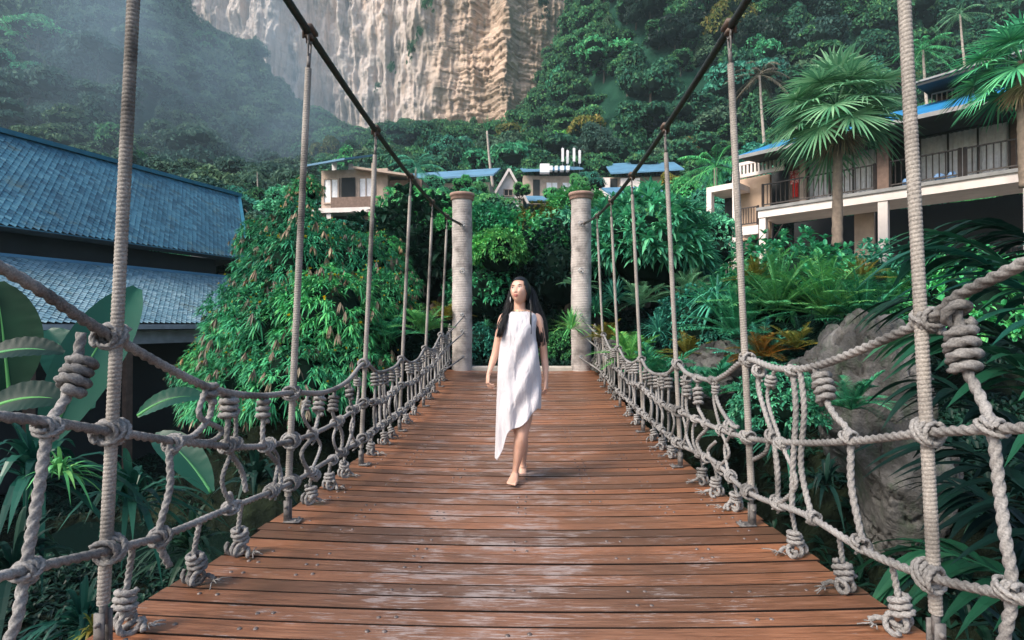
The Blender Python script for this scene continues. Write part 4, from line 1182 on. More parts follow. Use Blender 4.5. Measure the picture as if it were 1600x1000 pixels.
def b1(fr, z, t):        # two-storey villa with blue roof, left of centre (Z about 42)
    vb(fr, t, 'wall', [(-2.6, 2.8, -5, -.4, z - .6, z + 2.75)], 'palewood')
    vb(fr, t, 'dark_recess', [(-.9, .2, -.38, -.30, z - .1, z + 2.1)], 'darkroom')
    vb(fr, t, 'balcony', [(-4.6, 4.4, -.5, .9, z - .85, z - .5)], 'cream')
    vb(fr, t, 'balcony_rail', [(-1.2, 2.6, .8, .88, z - .5, z + .3)], 'brownpost')
    for s in (-4.5, -1.6, 2.4): vb(fr, t, 'column', [(s, s + .35, .4, .75, z - 3.4, z - .85)], 'cream')
    vb(fr, t, 'column', [(1.9, 2.2, .3, .6, z - .5, z + 2.9)], 'palewood')
    vb(fr, t, 'lower_wall', [(-4.4, 4.0, -5, -.6, z - 3.6, z - .86)], 'darkroom')
    vb(fr, t, 'lower_panel', [(.6, 2.2, -.55, -.4, z - 3.4, z - .9)], 'palewood')
    windows(fr, t, [(-2.3, -1.2, .2, 2.0) and (-2.3, -1.2, z + .2, z + 2.0), (.6, 1.6, z + .1, z + 2.0)], -.38)
    mb = MB(); mb.slab([fr(-2.9, 1.6, z + 2.5), fr(.2, 1.6, z + 2.9), fr(.2, -4.0, z + 4.9), fr(-2.7, -4.0, z + 4.5)], np.array([0, 0, .14])); part('blue_roof', mb, M['dimblue'], t, smooth=False)
    mb = MB(); mb.slab([fr(.3, .5, z + 2.6), fr(5.0, .5, z + 1.8), fr(5.0, -3, z + 2.1), fr(.3, -3, z + 2.9)], np.array([0, 0, .16])); part('pale_roof', mb, M['palewood'], t, smooth=False)
    vb(fr, t, 'side_wall', [(2.8, 5.4, -4, -.8, z - .6, z + 1.9)], 'brownpost')
villa(548, 318, 42, -6, 'pale two storey house with a blue roof, left of the posts behind the flowering bush', b1)
def b2(fr, z, t):        # A-frame gable
    mb = MB()
    mb.slab([fr(-1.9, .2, z - .4), fr(1.9, .2, z - .4), fr(0, .2, z + 2.9)], fr.n * -.25); part('gable_wall', mb, M['cream'], t, smooth=False)
    mb = MB(); mb.slab([fr(0, .6, z + 3.1), fr(2.5, .6, z - 1.2), fr(2.5, -4, z - 1.2), fr(0, -4, z + 3.1)], np.array([0, 0, .16])); part('roof_slope', mb, M['dimblue'], t, smooth=False)
    mb = MB(); mb.slab([fr(0, .6, z + 3.1), fr(-2.5, .6, z - 1.2), fr(-2.5, -4, z - 1.2), fr(0, -4, z + 3.1)], np.array([0, 0, .16])); part('roof_slope', mb, M['palewood'], t, smooth=False)
    mb = MB(); mb.beam(fr(0, .66, z + 3.1), fr(-2.4, .66, z - 1.1), .25, .28); mb.beam(fr(0, .70, z + 3.1), fr(2.4, .70, z - 1.1), .25, .28); part('barge_board', mb, M['cream'], t, smooth=False)
    vb(fr, t, 'wall', [(-1.9, 1.9, -3.5, .0, z - 3, z - .4)], 'palewood')
    windows(fr, t, [(-.5, .5, z - .1, z + .6), (-1.3, -.2, z - 1.8, z - .7), (.2, 1.3, z - 1.8, z - .7)], .21)
villa(794, 305, 68, 10, 'small steep gabled house just right of the left bridge post', b2, 'gabled_house')
def b3(fr, z, t):
    vb(fr, t, 'wall', [(-3, 5.0, -6, -.4, z - 3.4, z + .8)], 'palewood')
    vb(fr, t, 'dark_doorway', [(-1.6, -.6, -.38, -.3, z - 2.6, z + .2)], 'darkroom')
    windows(fr, t, [(.4, 2.0, z - 2.0, z - .2), (2.8, 4.4, z - 2.0, z - .2)], -.38)
    mb = MB(); mb.slab([fr(-3.2, 1.4, z + .8), fr(5.6, 1.4, z + 1.3), fr(5.6, -6, z + 3.9), fr(-3.2, -6, z + 3.4)], np.array([0, 0, .2])); part('blue_roof', mb, M['dimblue'], t, smooth=False)
    vb(fr, t, 'veranda', [(-6, 2, .0, 1.6, z - 3.4, z - 3.1)], 'cream')
    mb = MB(); mb.slab([fr(-5, 6, z - 4.4), fr(3, 6, z - 4.4), fr(3, 1.8, z - 2.9), fr(-5, 1.8, z - 2.9)], np.array([0, 0, .2])); part('porch_roof', mb, M['dimblue'], t, smooth=False)
villa(850, 282, 80, 4, 'long house with a faded blue roof between the gabled house and the rooftop aerials', b3)
def b4(fr, z, t):
    vb(fr, t, 'wall', [(-4.6, 6.5, -6, -.4, z - 5.5, z + .7)], 'palewood')
    vb(fr, t, 'pier', [(-5.6, -3.0, -.4, .9, z - 6, z + .3)], 'cream'); vb(fr, t, 'pier', [(-1.5, 1.2, -.4, .9, z - 6, z + .2)], 'cream')
    vb(fr, t, 'dark_recess', [(-2.8, -1.8, -.38, -.3, z - 5, z + .5)], 'darkroom')
    windows(fr, t, [(1.8, 3.6, z - 3.6, z - .9), (4, 5.8, z - 3.6, z - .9)], -.38)
    mb = MB(); mb.slab([fr(-3, 1.6, z + .6), fr(7.2, 1.6, z + 1.0), fr(7.2, -6, z + 4.5), fr(-3, -6, z + 4.1)], np.array([0, 0, .2])); part('blue_roof', mb, M['dimblue'], t, smooth=False)
    vb(fr, t, 'rail', [(1.4, 6.4, .6, .68, z - 4.4, z - 3.4)], 'brownpost')
villa(985, 283, 78, -2, 'pale house with blue roof and square piers, seen under the right suspension cable', b4)
def b5(fr, z, t):
    mb = MB(); mb.slab([fr(-1.6, .2, z - 1.2), fr(1.6, .2, z - 1.2), fr(0, .2, z + 2.2)], fr.n * -.25); part('gable_wall', mb, M['tan'], t, smooth=False)
    mb = MB(); mb.beam(fr(0, .5, z + 2.5), fr(-2.1, .5, z - 1.4), .25, .25); mb.beam(fr(0, .54, z + 2.5), fr(2.1, .54, z - 1.4), .25, .25); part('barge_board', mb, M['cream'], t, smooth=False)
    for s in (-1, 1):
        mb = MB(); mb.slab([fr(0, .4, z + 2.45), fr(s * 2.1, .4, z - 1.4), fr(s * 2.1, -4, z - 1.4), fr(0, -4, z + 2.45)], np.array([0, 0, .16])); part('roof_slope', mb, M['dimblue'], t, smooth=False)
    vb(fr, t, 'wall', [(-1.6, 1.6, -3.6, 0, z - 4, z - 1.2)], 'tan')
villa(1026, 248, 92, 14, 'small tan gable peeking out above the blue roof by the orange tree', b5, 'gabled_house')
def b6(fr, z, t):
    mb = MB(); mb.slab([fr(-5, 1.5, z), fr(6, 1.5, z + .4), fr(6, -5, z + 2.9), fr(-5, -5, z + 2.5)], np.array([0, 0, .2])); part('blue_roof', mb, M['dimblue'], t, smooth=False)
    vb(fr, t, 'wall', [(-4.4, 5.4, -4.6, .4, z - 3.4, z)], 'palewood')
villa(690, 288, 60, -4, 'low blue roofed house almost hidden by trees left of the left post', b6)
villa(1032, 316, 55, 3, 'low blue roofed house under the cable, above the big round shrub', b6)
# rooftop aerials
def aerial(px, py, Z, label, n, hgt):
    p = P(px, py, Z); t = thing('aerial_mast', label, 'aerial', tuple(p), 'rooftop aerials')
    for k in range(n):
        x = (k - (n - 1) / 2) * .9 + random.uniform(-.1, .1); yy = (k % 2) * 1.0
        q = p + np.array([x, yy, 0])
        mb = MB(); mb.tube([q, q + (0, 0, hgt)], .05, 6); part('mast', mb, M['steel'], t)
        mb = MB(); mb.box(q + (0, -.12, hgt * .66), (.36, .18, hgt * .55), bevel=.05); part('panel_antenna', mb, M['white'], t, smooth=False)
    return t
aerial(533, 284, 45, 'white panel aerials on the roof of the two storey house at left', 2, 1.9)
aerial(893, 268, 79, 'white panel aerials on the blue roof right of centre', 4, 3.6)
mb = MB()
for k, w in enumerate((2.0, .9, .6, .8, .7)):
    q = P(851 + k * 9, 264, 79); mb.box(q, (w * .7, 1.0, 1.3 if k == 0 else .7), bevel=.05)
single('rooftop_tank', mb, M['white'], 'row of white rooftop boxes left of the aerials', 'tank', smooth=False)
# ================================================================== THE WOMAN
WY = 4.45; WX = float(P(812, 748, 4.4)[0])
WZ = deck_z(WY) - .030
def w2(px, py, dy=0.0):
    """photo pixel -> point on the plane through her, dy metres towards the far side"""
    d = ray(px, py); k = (WY + dy - CAMLOC[1]) / d[1]; q = CAMLOC + d * k
    return q
skin_m, nt, bs, out = _new('skin')
bs.inputs['Subsurface Weight'].default_value = .12; bs.inputs['Subsurface Radius'].default_value = (.02, .008, .004)
nt.links.new(_ramp(nt, _noise(nt, 9, 4, _coord(nt)), [(.3, (.56, .32, .23)), (.7, (.66, .41, .31))]), bs.inputs['Base Color'])
bs.inputs['Roughness'].default_value = .5
_bump(nt, bs, _noise(nt, 90, 4, _coord(nt)), .12, .003)
W = thing('person', 'barefoot person with long black hair in a white slanted dress, walking on the deck', 'person', tuple(w2(812, 748)))
def ell(mb, C, A, B, ang, n=20):
    """loft ellipses: centres C, half-widths A (x) and B (y), in planes normal to the path"""
    C = np.asarray(C, float); T = unit(np.gradient(C, axis=0))
    side = np.array([1.0, 0, 0]) * np.ones((len(C), 1)); side = unit(side - T * np.sum(side * T, 1, keepdims=True)); fr = np.cross(T, side)
    th = np.arange(n) * 2 * np.pi / n
    V = C[:, None, :] + side[:, None, :] * (np.asarray(A)[:, None, None] * np.cos(th)[None, :, None]) + fr[:, None, :] * (np.asarray(B)[:, None, None] * np.sin(th)[None, :, None])
    i = np.arange(len(C) - 1)[:, None]; j = np.arange(n)[None, :]
    F = np.stack([i * n + j, i * n + (j + 1) % n, (i + 1) * n + (j + 1) % n, (i + 1) * n + j], -1).reshape(-1, 4)
    mb.add(V.reshape(-1, 3), F); mb.add(V.reshape(-1, 3)[:n], [list(range(n))[::-1]]); mb.add(V.reshape(-1, 3)[-n:], [list(range(n))])
def dens(C, k=6):
    C = np.asarray(C, float); t = np.arange(len(C)); tt = np.linspace(0, len(C) - 1, (len(C) - 1) * k + 1)
    return smooth_i(C, t, tt)
def smooth_i(C, t, tt):
    q = np.vstack([2 * C[0] - C[1], C, 2 * C[-1] - C[-2]]); out = []
    for x in tt:
        i = min(int(x), len(C) - 2); f = x - i; a, b, c, d = q[i], q[i + 1], q[i + 2], q[i + 3]
        out.append(.5 * ((2 * b) + (-a + c) * f + (2 * a - 5 * b + 4 * c - d) * f ** 2 + (-a + 3 * b - 3 * c + d) * f ** 3))
    return np.array(out)
def limb(mb, rows, n=20, k=6):
    """rows: (x, y, z, half width, half depth)"""
    D = dens(np.asarray(rows, float), k); ell(mb, D[:, :3], D[:, 3], D[:, 4], 0, n)
def Wp(px, py, dy, a, b): q = w2(px, py, dy); return (q[0], q[1], q[2], a, b)
body = MB()
# torso with neck
limb(body, [Wp(811, 640, .0, .135, .10), Wp(812, 612, .0, .165, .115), Wp(813, 585, .0, .155, .105), Wp(813, 558, .0, .118, .09), Wp(812, 535, -.01, .125, .095), Wp(812, 515, -.01, .135, .105), Wp(813, 500, .0, .15, .09), Wp(813, 491, .01, .115, .07), Wp(812, 484, .012, .055, .052), Wp(812, 474, .004, .047, .048), Wp(812, 464, .0, .048, .05)], 24)
# arms
limb(body, [Wp(797, 494, .01, .035, .04), Wp(788, 497, .01, .042, .045), Wp(783, 512, .01, .038, .042), Wp(778, 535, .015, .034, .036), Wp(774, 552, .015, .031, .034), Wp(770, 565, .0, .029, .030), Wp(765, 580, -.03, .019, .022), Wp(763, 586, -.04, .017, .021)], 18)
limb(body, [Wp(829, 495, .01, .035, .04), Wp(839, 498, .01, .042, .045), Wp(844, 514, .01, .038, .042), Wp(848, 538, .02, .034, .036), Wp(850, 556, .03, .031, .034), Wp(852, 572, .02, .028, .029), Wp(853, 590, -.005, .019, .022), Wp(853, 595, -.01, .017, .021)], 18)
# legs: her left (photo right) leg forward and bearing weight, the other foot trailing
limb(body, [Wp(818, 628, .0, .085, .09), Wp(819, 650, -.04, .068, .075), Wp(817, 668, -.07, .056, .062), Wp(814, 684, -.075, .052, .056), Wp(812, 697, -.055, .051, .055), Wp(809, 715, -.035, .038, .042), Wp(806, 731, -.02, .027, .032), Wp(805, 739, -.015, .027, .036)], 20)
limb(body, [Wp(805, 628, .0, .085, .09), Wp(808, 650, .06, .068, .075), Wp(812, 672, .14, .054, .06), Wp(816, 690, .24, .050, .056), Wp(817, 706, .30, .040, .045), Wp(817, 722, .33, .027, .032), Wp(817, 729, .335, .026, .034)], 20)
# feet
def foot(ank, fwd, up, L=.225, lift=0.0, toes=True):
    """ank: ankle point; fwd: direction heel->toe; up"""
    ank = np.asarray(ank); fwd = unit(fwd); up = unit(up); sd_ = np.cross(fwd, up)
    rows = []
    for (a, hgt, wid, dep) in ((-.055, -.045, .020, .018), (-.035, -.035, .028, .032), (.0, -.022, .031, .036), (.05, -.034, .036, .027), (.10, -.044, .042, .019), (.135, -.049, .043, .014), (.15, -.050, .036, .010)):
        c = ank + fwd * a + up * hgt; rows.append((*c, wid, dep))
    D = dens(np.array(rows), 4); C = D[:, :3]; n = 18
    th = np.arange(n) * 2 * np.pi / n
    V = C[:, None, :] + sd_ * (D[:, 3][:, None, None] * np.cos(th)[None, :, None]) + up * (D[:, 4][:, None, None] * np.sin(th)[None, :, None])
    i = np.arange(len(C) - 1)[:, None]; j = np.arange(n)[None, :]
    F = np.stack([i * n + j, i * n + (j + 1) % n, (i + 1) * n + (j + 1) % n, (i + 1) * n + j], -1).reshape(-1, 4)
    body.add(V.reshape(-1, 3), F); body.add(V.reshape(-1, 3)[:n], [list(range(n))[::-1]]); body.add(V.reshape(-1, 3)[-n:], [list(range(n))])
    for q, (o_, l_, r_) in enumerate(((-.030, .050, .0125), (-.011, .044, .0095), (.006, .038, .009), (.021, .031, .0085), (.034, .024, .008))):
        s0 = ank + fwd * .125 + up * -.050 + sd_ * o_ * TOE_SIDE[0]
        s1 = s0 + fwd * l_ * .6 + up * .005; s2 = s0 + fwd * l_ - up * .003
        p = smoothpath([s0, s1, s2], .006); t_ = np.linspace(0, 1, len(p))
        body.tube(p, r_ * np.sqrt(np.clip(1.0 - (np.clip(t_ - .75, 0, 1) / .27) ** 2, .05, 1)), 10)
TOE_SIDE = [1]
a1 = w2(805, 737, -.015); foot(a1, (-.18, -1, -.05), (0, -.05, 1))
TOE_SIDE[0] = -1
a2 = w2(817, 727, .335); foot(a2, (-.05, -.80, -.60), (0, -.55, .83))
# hands: palm, four fingers of unequal length, thumb
def hand(wr, down, palmn, thumb_side, curl=.5):
    """wr wrist point; down finger direction; palmn direction the palm faces; thumb_side: +1/-1 along cross"""
    wr = np.asarray(wr); d = unit(down); nrm = unit(np.asarray(palmn) - d * (np.asarray(palmn) @ d)); s = np.cross(d, nrm) * thumb_side
    rows = [(0, .017, .014), (.025, .026, .015), (.05, .034, .015), (.075, .037, .013), (.088, .034, .010)]
    D = dens(np.array(rows), 4); C = wr + d * D[:, 0][:, None]; n = 16; th = np.arange(n) * 2 * np.pi / n
    V = C[:, None, :] + s * (D[:, 1][:, None, None] * np.cos(th)[None, :, None]) + nrm * (D[:, 2][:, None, None] * np.sin(th)[None, :, None])
    i = np.arange(len(C) - 1)[:, None]; j = np.arange(n)[None, :]
    F = np.stack([i * n + j, i * n + (j + 1) % n, (i + 1) * n + (j + 1) % n, (i + 1) * n + j], -1).reshape(-1, 4)
    body.add(V.reshape(-1, 3), F); body.add(V.reshape(-1, 3)[:n], [list(range(n))[::-1]]); body.add(V.reshape(-1, 3)[-n:], [list(range(n))])
    for q, (o_, L, r) in enumerate(((.028, .068, .0082), (.0095, .078, .0085), (-.0095, .072, .0082), (-.028, .056, .0072))):
        c_ = curl * (1 + .22 * q); b0 = wr + d * .078 + s * o_
        spread = s * (.10 * (1.5 - q))
        p = [b0]; ang = .15
        for fseg in (.42, .32, .26):
            ang += c_ * .55; dd = unit(d * math.cos(ang) + nrm * math.sin(ang) + spread * .4); p.append(p[-1] + dd * L * fseg)
        p = smoothpath(p, .005); t_ = np.linspace(0, 1, len(p)); body.tube(p, r * (1 - .22 * t_) * np.sqrt(np.clip(1 - (np.clip(t_ - .85, 0, 1) / .16) ** 2, .1, 1)), 9)
    b0 = wr + d * .025 + s * .018 + nrm * .006
    p = smoothpath([b0, b0 + s * .022 + d * .022 + nrm * .008, b0 + s * .030 + d * .048 + nrm * .014, b0 + s * .026 + d * .066 + nrm * .020], .005)
    t_ = np.linspace(0, 1, len(p)); body.tube(p, .0105 * (1 - .25 * t_) * np.sqrt(np.clip(1 - (np.clip(t_ - .85, 0, 1) / .16) ** 2, .1, 1)), 10)
hand(w2(763, 583, -.035), (-.05, -.25, -1), (1, .35, 0), -1, .75)
hand(w2(853, 592, -.01), (.02, -.15, -1), (-1, .35, 0), 1, .55)
# head: shaped ellipsoid, local x = her left (photo right), y = face forward
def head_mesh():
    n1, n2 = 72, 60
    th = np.linspace(0, 2 * np.pi, n1, endpoint=False); ph = np.linspace(.001, np.pi - .001, n2)
    x = np.sin(ph)[:, None] * np.cos(th); y = np.sin(ph)[:, None] * np.sin(th); z = np.cos(ph)[:, None] * np.ones(n1)
    front = np.clip(y, 0, 1)
    X = x * .074; Y_ = y * .092; Z_ = z * .112
    low = np.clip(-z, 0, 1)
    X = X * (1 - .36 * low ** 1.7); Y_ = Y_ * (1 - .20 * low * (y < 0)) * (1 + .02 * low)
    Y_ = Y_ - .012 * np.clip(-Z_ - .03, 0, 1) * 10 * (y < 0) * -1
    Y_ = np.where(y > 0, np.minimum(Y_, .080 - .0 * Z_), Y_)
    def gb(cx, cz, sx, sz, h): return h * np.exp(-((X - cx) / sx) ** 2 - ((Z_ - cz) / sz) ** 2) * (y > 0)
    dY = gb(0, -.018, .009, .020, .010) + gb(0, -.034, .013, .010, .015) + gb(0, .000, .008, .02, .004)
    for q in (-1, 1):
        dY = dY + gb(q * .030, .006, .016, .012, -.0085) + gb(q * .012, -.036, .007, .006, .004) + gb(q * .040, -.025, .018, .018, .003) + gb(q * .028, .028, .02, .008, .003)
    dY = dY + gb(0, -.058, .020, .0045, .006) + gb(0, -.068, .017, .005, .006) + gb(0, -.063, .022, .002, -.004) + gb(0, -.092, .018, .014, .007)
    Y_ = Y_ + dY
    V = np.stack([X, Y_, Z_], -1).reshape(-1, 3)
    i = np.arange(n2 - 1)[:, None]; j = np.arange(n1)[None, :]
    F = np.stack([i * n1 + j, (i + 1) * n1 + j, (i + 1) * n1 + (j + 1) % n1, i * n1 + (j + 1) % n1], -1).reshape(-1, 4)
    return V, F
HC = w2(812.5, 455, -.015)
turn = R(-24); tip = R(16); roll = R(-4)
fwd = np.array([math.sin(turn), -math.cos(turn), 0]); 
Zh = np.array([0, 0, 1.0]); 
Rz = Matrix.Rotation(turn, 3, 'Z') @ Matrix.Rotation(-0, 3, 'X')
# local: x = photo right, y(face) = towards camera
Bm = Matrix(((1, 0, 0), (0, -1, 0), (0, 0, 1)))
Hm = Matrix.Rotation(turn, 3, 'Z') @ Matrix.Rotation(-tip, 3, 'X') @ Matrix.Rotation(roll, 3, 'Y')
HR = np.array(Hm) @ np.array(Bm)
def hp(x, y, z): return HC + HR @ np.array([x, y, z])
V, F = head_mesh(); body.add(V @ HR.T + HC, F)
for q in (-1, 1):      # ears
    Ve, Fe = icoblob((0, 0, 0), 1, 1, 0, 1, 0); body.add((Ve * np.array([.008, .018, .030]) + np.array([q * .074, -.004, -.010])) @ HR.T + HC, Fe)
bo = part('body', body, skin_m, W)
rm = bo.modifiers.new('remesh', 'REMESH'); rm.mode = 'VOXEL'; rm.voxel_size = .0036; rm.use_smooth_shade = True
smo = bo.modifiers.new('smooth', 'SMOOTH'); smo.factor = .5; smo.iterations = 2
# face details
def patch(nm, cx, cz, rx, rz, mat, out=.0015, curve=0.0, yb=None, n=16, shape='ell'):
    """small thin lens lying on the face surface"""
    Vh, _ = V, F
    mb = MB(); pts = []
    for a in np.linspace(0, 2 * np.pi, n, endpoint=False):
        pts.append((cx + rx * math.cos(a), cz + rz * math.sin(a) + curve * math.cos(a) ** 2))
    def ys(x, z):
        m_ = V[:, 1] > 0; d = (V[m_, 0] - x) ** 2 + (V[m_, 2] - z) ** 2; k = np.argsort(d)[:3]; return V[m_, 1][k].mean()
    c0 = ys(cx, cz)
    ring = [hp(x, ys(x, z) + .0002, z) for x, z in pts]
    mid = [hp(cx + (x - cx) * .6, ys(cx + (x - cx) * .6, cz + (z - cz) * .6) + out, cz + (z - cz) * .6) for x, z in pts]
    cc = hp(cx, c0 + out * 1.2, cz)
    Vv = np.array(ring + mid + [cc]); Fq = [[k, (k + 1) % n, n + (k + 1) % n, n + k] for k in range(n)]
    mb.add(Vv, Fq); mb.add(Vv, [[n + k, n + (k + 1) % n, 2 * n] for k in range(n)])
    return part(nm, mb, mat, W)
lip = mat_plain('lip', (.42, .10, .09), .4, .1, 20); brow = mat_plain('eyebrow', (.03, .022, .02), .8, .1, 20)
eyew = mat_plain('eye_white', (.55, .52, .50), .3, .05, 20); iris = mat_plain('iris', (.02, .013, .01), .2, .1, 20)
patch('lips', 0, -.0585, .0215, .0042, lip, .0042, .001); patch('lips', 0, -.0675, .018, .0048, lip, .0045, .001)
for q in (-1, 1):
    patch('eye', q * .030, .006, .0145, .0050, eyew, .0035); patch('iris', q * .030 - .003, .0065, .0058, .0048, iris, .0052)
    patch('eyelash', q * .031, .0118, .0165, .0020, brow, .0050, -.003)
    patch('eyebrow', q * .031, .0265, .0185, .0030, brow, .0030, -.005)
# hair: a shell over the skull, curtains of strands falling behind, one lock in front
hair_m, nt, bs, out = _new('black_hair')
nt.links.new(_ramp(nt, _noise(nt, 60, 3, _coord(nt, (1, 1, .05))), [(.3, (.003, .004, .005)), (.7, (.012, .012, .014))]), bs.inputs['Base Color'])
bs.inputs['Roughness'].default_value = .4; bs.inputs['Specular IOR Level'].default_value = .35
mb = MB(); n1, n2 = 48, 30
th = np.linspace(0, 2 * np.pi, n1, endpoint=False); ph = np.linspace(.001, 2.35, n2)
rows = []
for p_ in ph:
    row = []
    for a in th:
        x, y, z = math.sin(p_) * math.cos(a), math.sin(p_) * math.sin(a), math.cos(p_)
        zl = .40 - .0 * x            # hairline height at the front
        if y > .12:                   # pull the cap back off the face
            lim = .52 if abs(x) < .55 else .52 - (abs(x) - .55) * 2.6
            if z < lim: 
                k = math.sqrt(max(1e-6, 1 - lim * lim)); 
                z2 = lim; yy = y
                x, y, z = x * 1.0, min(y, .45 * (1 - abs(x)) + .10), max(z, -0.75) if abs(x) > .80 else lim
        part_ = -.006 * math.exp(-((x - .05) / .05) ** 2) * (z > .5)
        row.append(hp(x * .085, y * .101 - .004, z * .121 + .004 + part_))
    rows.append(row)
Gh = np.array(rows); Gh = np.concatenate([Gh, Gh[:, :1]], 1); mb.grid(Gh)
part('hair', mb, hair_m, W)
def lock(paths, r0, r1, n, spread, seed, flat=1.0):
    g_ = np.random.default_rng(seed); mb = MB(); base = np.asarray(paths, float)
    p = smoothpath(base, .03); t_ = np.linspace(0, 1, len(p))
    for k in range(n):
        o_ = g_.normal(size=3) * spread * np.array([1, flat, .3]); o2 = g_.normal(size=3) * spread * .5 * np.array([1, flat, 0])
        q = p + o_ * (.22 + .78 * np.minimum(1, t_ * 1.6)[:, None]) + o2 * np.sin(t_ * 5 + k)[:, None] * .5
        cut = int(len(q) * (1 - .18 * g_.random())); q = q[:max(4, cut)]; tq = np.linspace(0, 1, len(q))
        mb.tube(q, (r0 * (1 - tq) + r1 * tq) * (.7 + .6 * g_.random()), 5)
    part('hair', mb, hair_m, W)
sh = lambda px, py, dy: w2(px, py, dy)
lock([sh(806, 441, .02), sh(798, 456, .02), sh(796, 478, .0), sh(789, 496, -.06), sh(783, 512, -.105), sh(779, 532, -.11)], .0042, .002, 150, .013, 1)
lock([sh(819, 441, .04), sh(829, 457, .05), sh(831, 480, .03), sh(835, 500, .02), sh(838, 525, .0), sh(840, 545, -.01)], .0045, .003, 330, .026, 2, .8)
lock([sh(823, 446, .05), sh(834, 470, .08), sh(843, 500, .10), sh(846, 530, .10), sh(843, 546, .09)], .0045, .003, 260, .024, 3)
lock([sh(815, 442, .06), sh(815, 460, .11), sh(815, 500, .13), sh(816, 540, .13)], .005, .003, 200, .040, 4, .5)
lock([sh(826, 452, .0), sh(829, 470, -.04), sh(829, 500, -.10), sh(829, 528, -.115)], .004, .002, 9, .004, 5)
lock([sh(818, 445, .04), sh(833, 465, .05), sh(841, 500, .05), sh(846, 535, .04)], .0012, .0006, 26, .03, 9)
lock([sh(803, 445, .02), sh(794, 470, .0), sh(786, 505, -.07), sh(778, 538, -.10)], .0012, .0006, 22, .022, 10)
for q, (px, py) in ((-1, (797.5, 468)), (1, (828, 469))):
    mb = MB(); c = w2(px, py, -.02); mb.tube([c + (0, 0, .02), c, c - (0, 0, .025)], [.002, .0035, .001], 6); part('earring', mb, M['white'], W)
# necklace
mb = MB(); a = np.linspace(-.2, np.pi + .2, 24); c = w2(813, 485, .0)
mb.tube(np.stack([c[0] + .062 * np.cos(a), c[1] - .058 * np.sin(a), c[2] - .008 * np.sin(a)], 1), .003, 6)
part('necklace', mb, mat_plain('gold_necklace', (.55, .38, .15), .3, .1, 20, metal=.8), W)
# dress: slanted hem, loose folds
fab, nt, bs, out = _new('white_dress_fabric')
bs.inputs['Base Color'].default_value = (.57, .545, .57, 1); bs.inputs['Roughness'].default_value = .85; bs.inputs['Sheen Weight'].default_value = .2
wr_ = _noise(nt, 7, 5, _coord(nt, (1.6, 1.6, .55), (0, .5, 0)), .6, 1.2)
_bump(nt, bs, _math(nt, 'ADD', wr_, _math(nt, 'MULTIPLY', _noise(nt, 260, 3, _coord(nt)), .05)), .7, .035)
rows = [  # photo y, left edge x, right edge x, half depth, forward shift
    (486.5, 799, 827, .060, -.0), (489, 790, 834, .075, .0), (493, 786, 839, .088, .0), (500, 787.5, 839.5, .100, -.01), (512, 788, 838, .118, -.02), (525, 784.5, 838, .122, -.025), (540, 781, 840, .120, -.02),
    (560, 778.5, 842, .125, -.02), (585, 777, 845, .135, -.02), (610, 776, 846, .145, -.02), (640, 775.5, 845, .15, -.02), (670, 775, 843, .15, -.02), (700, 774.5, 842, .15, -.02), (722, 774, 842, .15, -.02)]
rw = np.array(rows, float); nu, nv = 160, 110
yy = np.linspace(0, 1, nv)
py_a = np.interp(yy, np.linspace(0, 1, len(rw)), rw[:, 0])
xl = np.interp(py_a, rw[:, 0], rw[:, 1]); xr = np.interp(py_a, rw[:, 0], rw[:, 2]); hd = np.interp(py_a, rw[:, 0], rw[:, 3]); fs = np.interp(py_a, rw[:, 0], rw[:, 4])
th = np.linspace(0, 2 * np.pi, nu, endpoint=False)
# hem pixel height as a function of photo x at the front; the back hangs alike, a little higher
hx = [770, 774, 781, 787, 793, 800, 810, 821, 832, 840, 848]; hy = [716, 719, 712, 700, 682, 673, 665, 655, 645, 638, 628]
D = np.zeros((nv, nu, 3))
for j, a in enumerate(th):
    for i in range(nv):
        pxs = (xl[i] + xr[i]) / 2 + (xr[i] - xl[i]) / 2 * math.cos(a)
        hem = float(np.interp(pxs, hx, hy)) - (10 if math.sin(a) < 0 else 0) * abs(math.sin(a))
        hem += 3.0 * math.sin(a * 5 + 1)
        v = yy[i]; k = v
        pyv = 486.5 + (hem - 486.5) * k
        X0 = np.interp(pyv, rw[:, 0], rw[:, 1]); X1 = np.interp(pyv, rw[:, 0], rw[:, 2]); dd = np.interp(pyv, rw[:, 0], rw[:, 3]); f_ = np.interp(pyv, rw[:, 0], rw[:, 4])
        cx = (X0 + X1) / 2; hw = (X1 - X0) / 2
        ca, sa = math.cos(a), math.sin(a)
        e = .86
        ca = math.copysign(abs(ca) ** e, ca); sa2 = math.copysign(abs(sa) ** e, sa)
        low_ = max(0, (pyv - 540) / 170)
        fold = .030 * low_ * math.sin(a * 9 + 1.3 + pyv * .012) + .010 * low_ * math.sin(a * 17 + pyv * .03)
        # diagonal drapes towards photo lower left
        dia = .020 * min(1, max(0, (pyv - 500) / 40)) * math.sin((pyv * .085 + ca * 5.2)) * (sa > 0) * (.3 + .7 * (ca > -.2))
        q = w2(cx + hw * ca * (1 + fold * 1.0), pyv, -dd * sa2 * (1 + fold * 3) - dia + f_)
        D[i, j] = q
mb = MB(); Dg = np.concatenate([D, D[:, :1]], 1); mb.grid(Dg)
dr = part('dress', mb, fab, W)
sl = dr.modifiers.new('thickness', 'SOLIDIFY'); sl.thickness = .003; sl.offset = 1
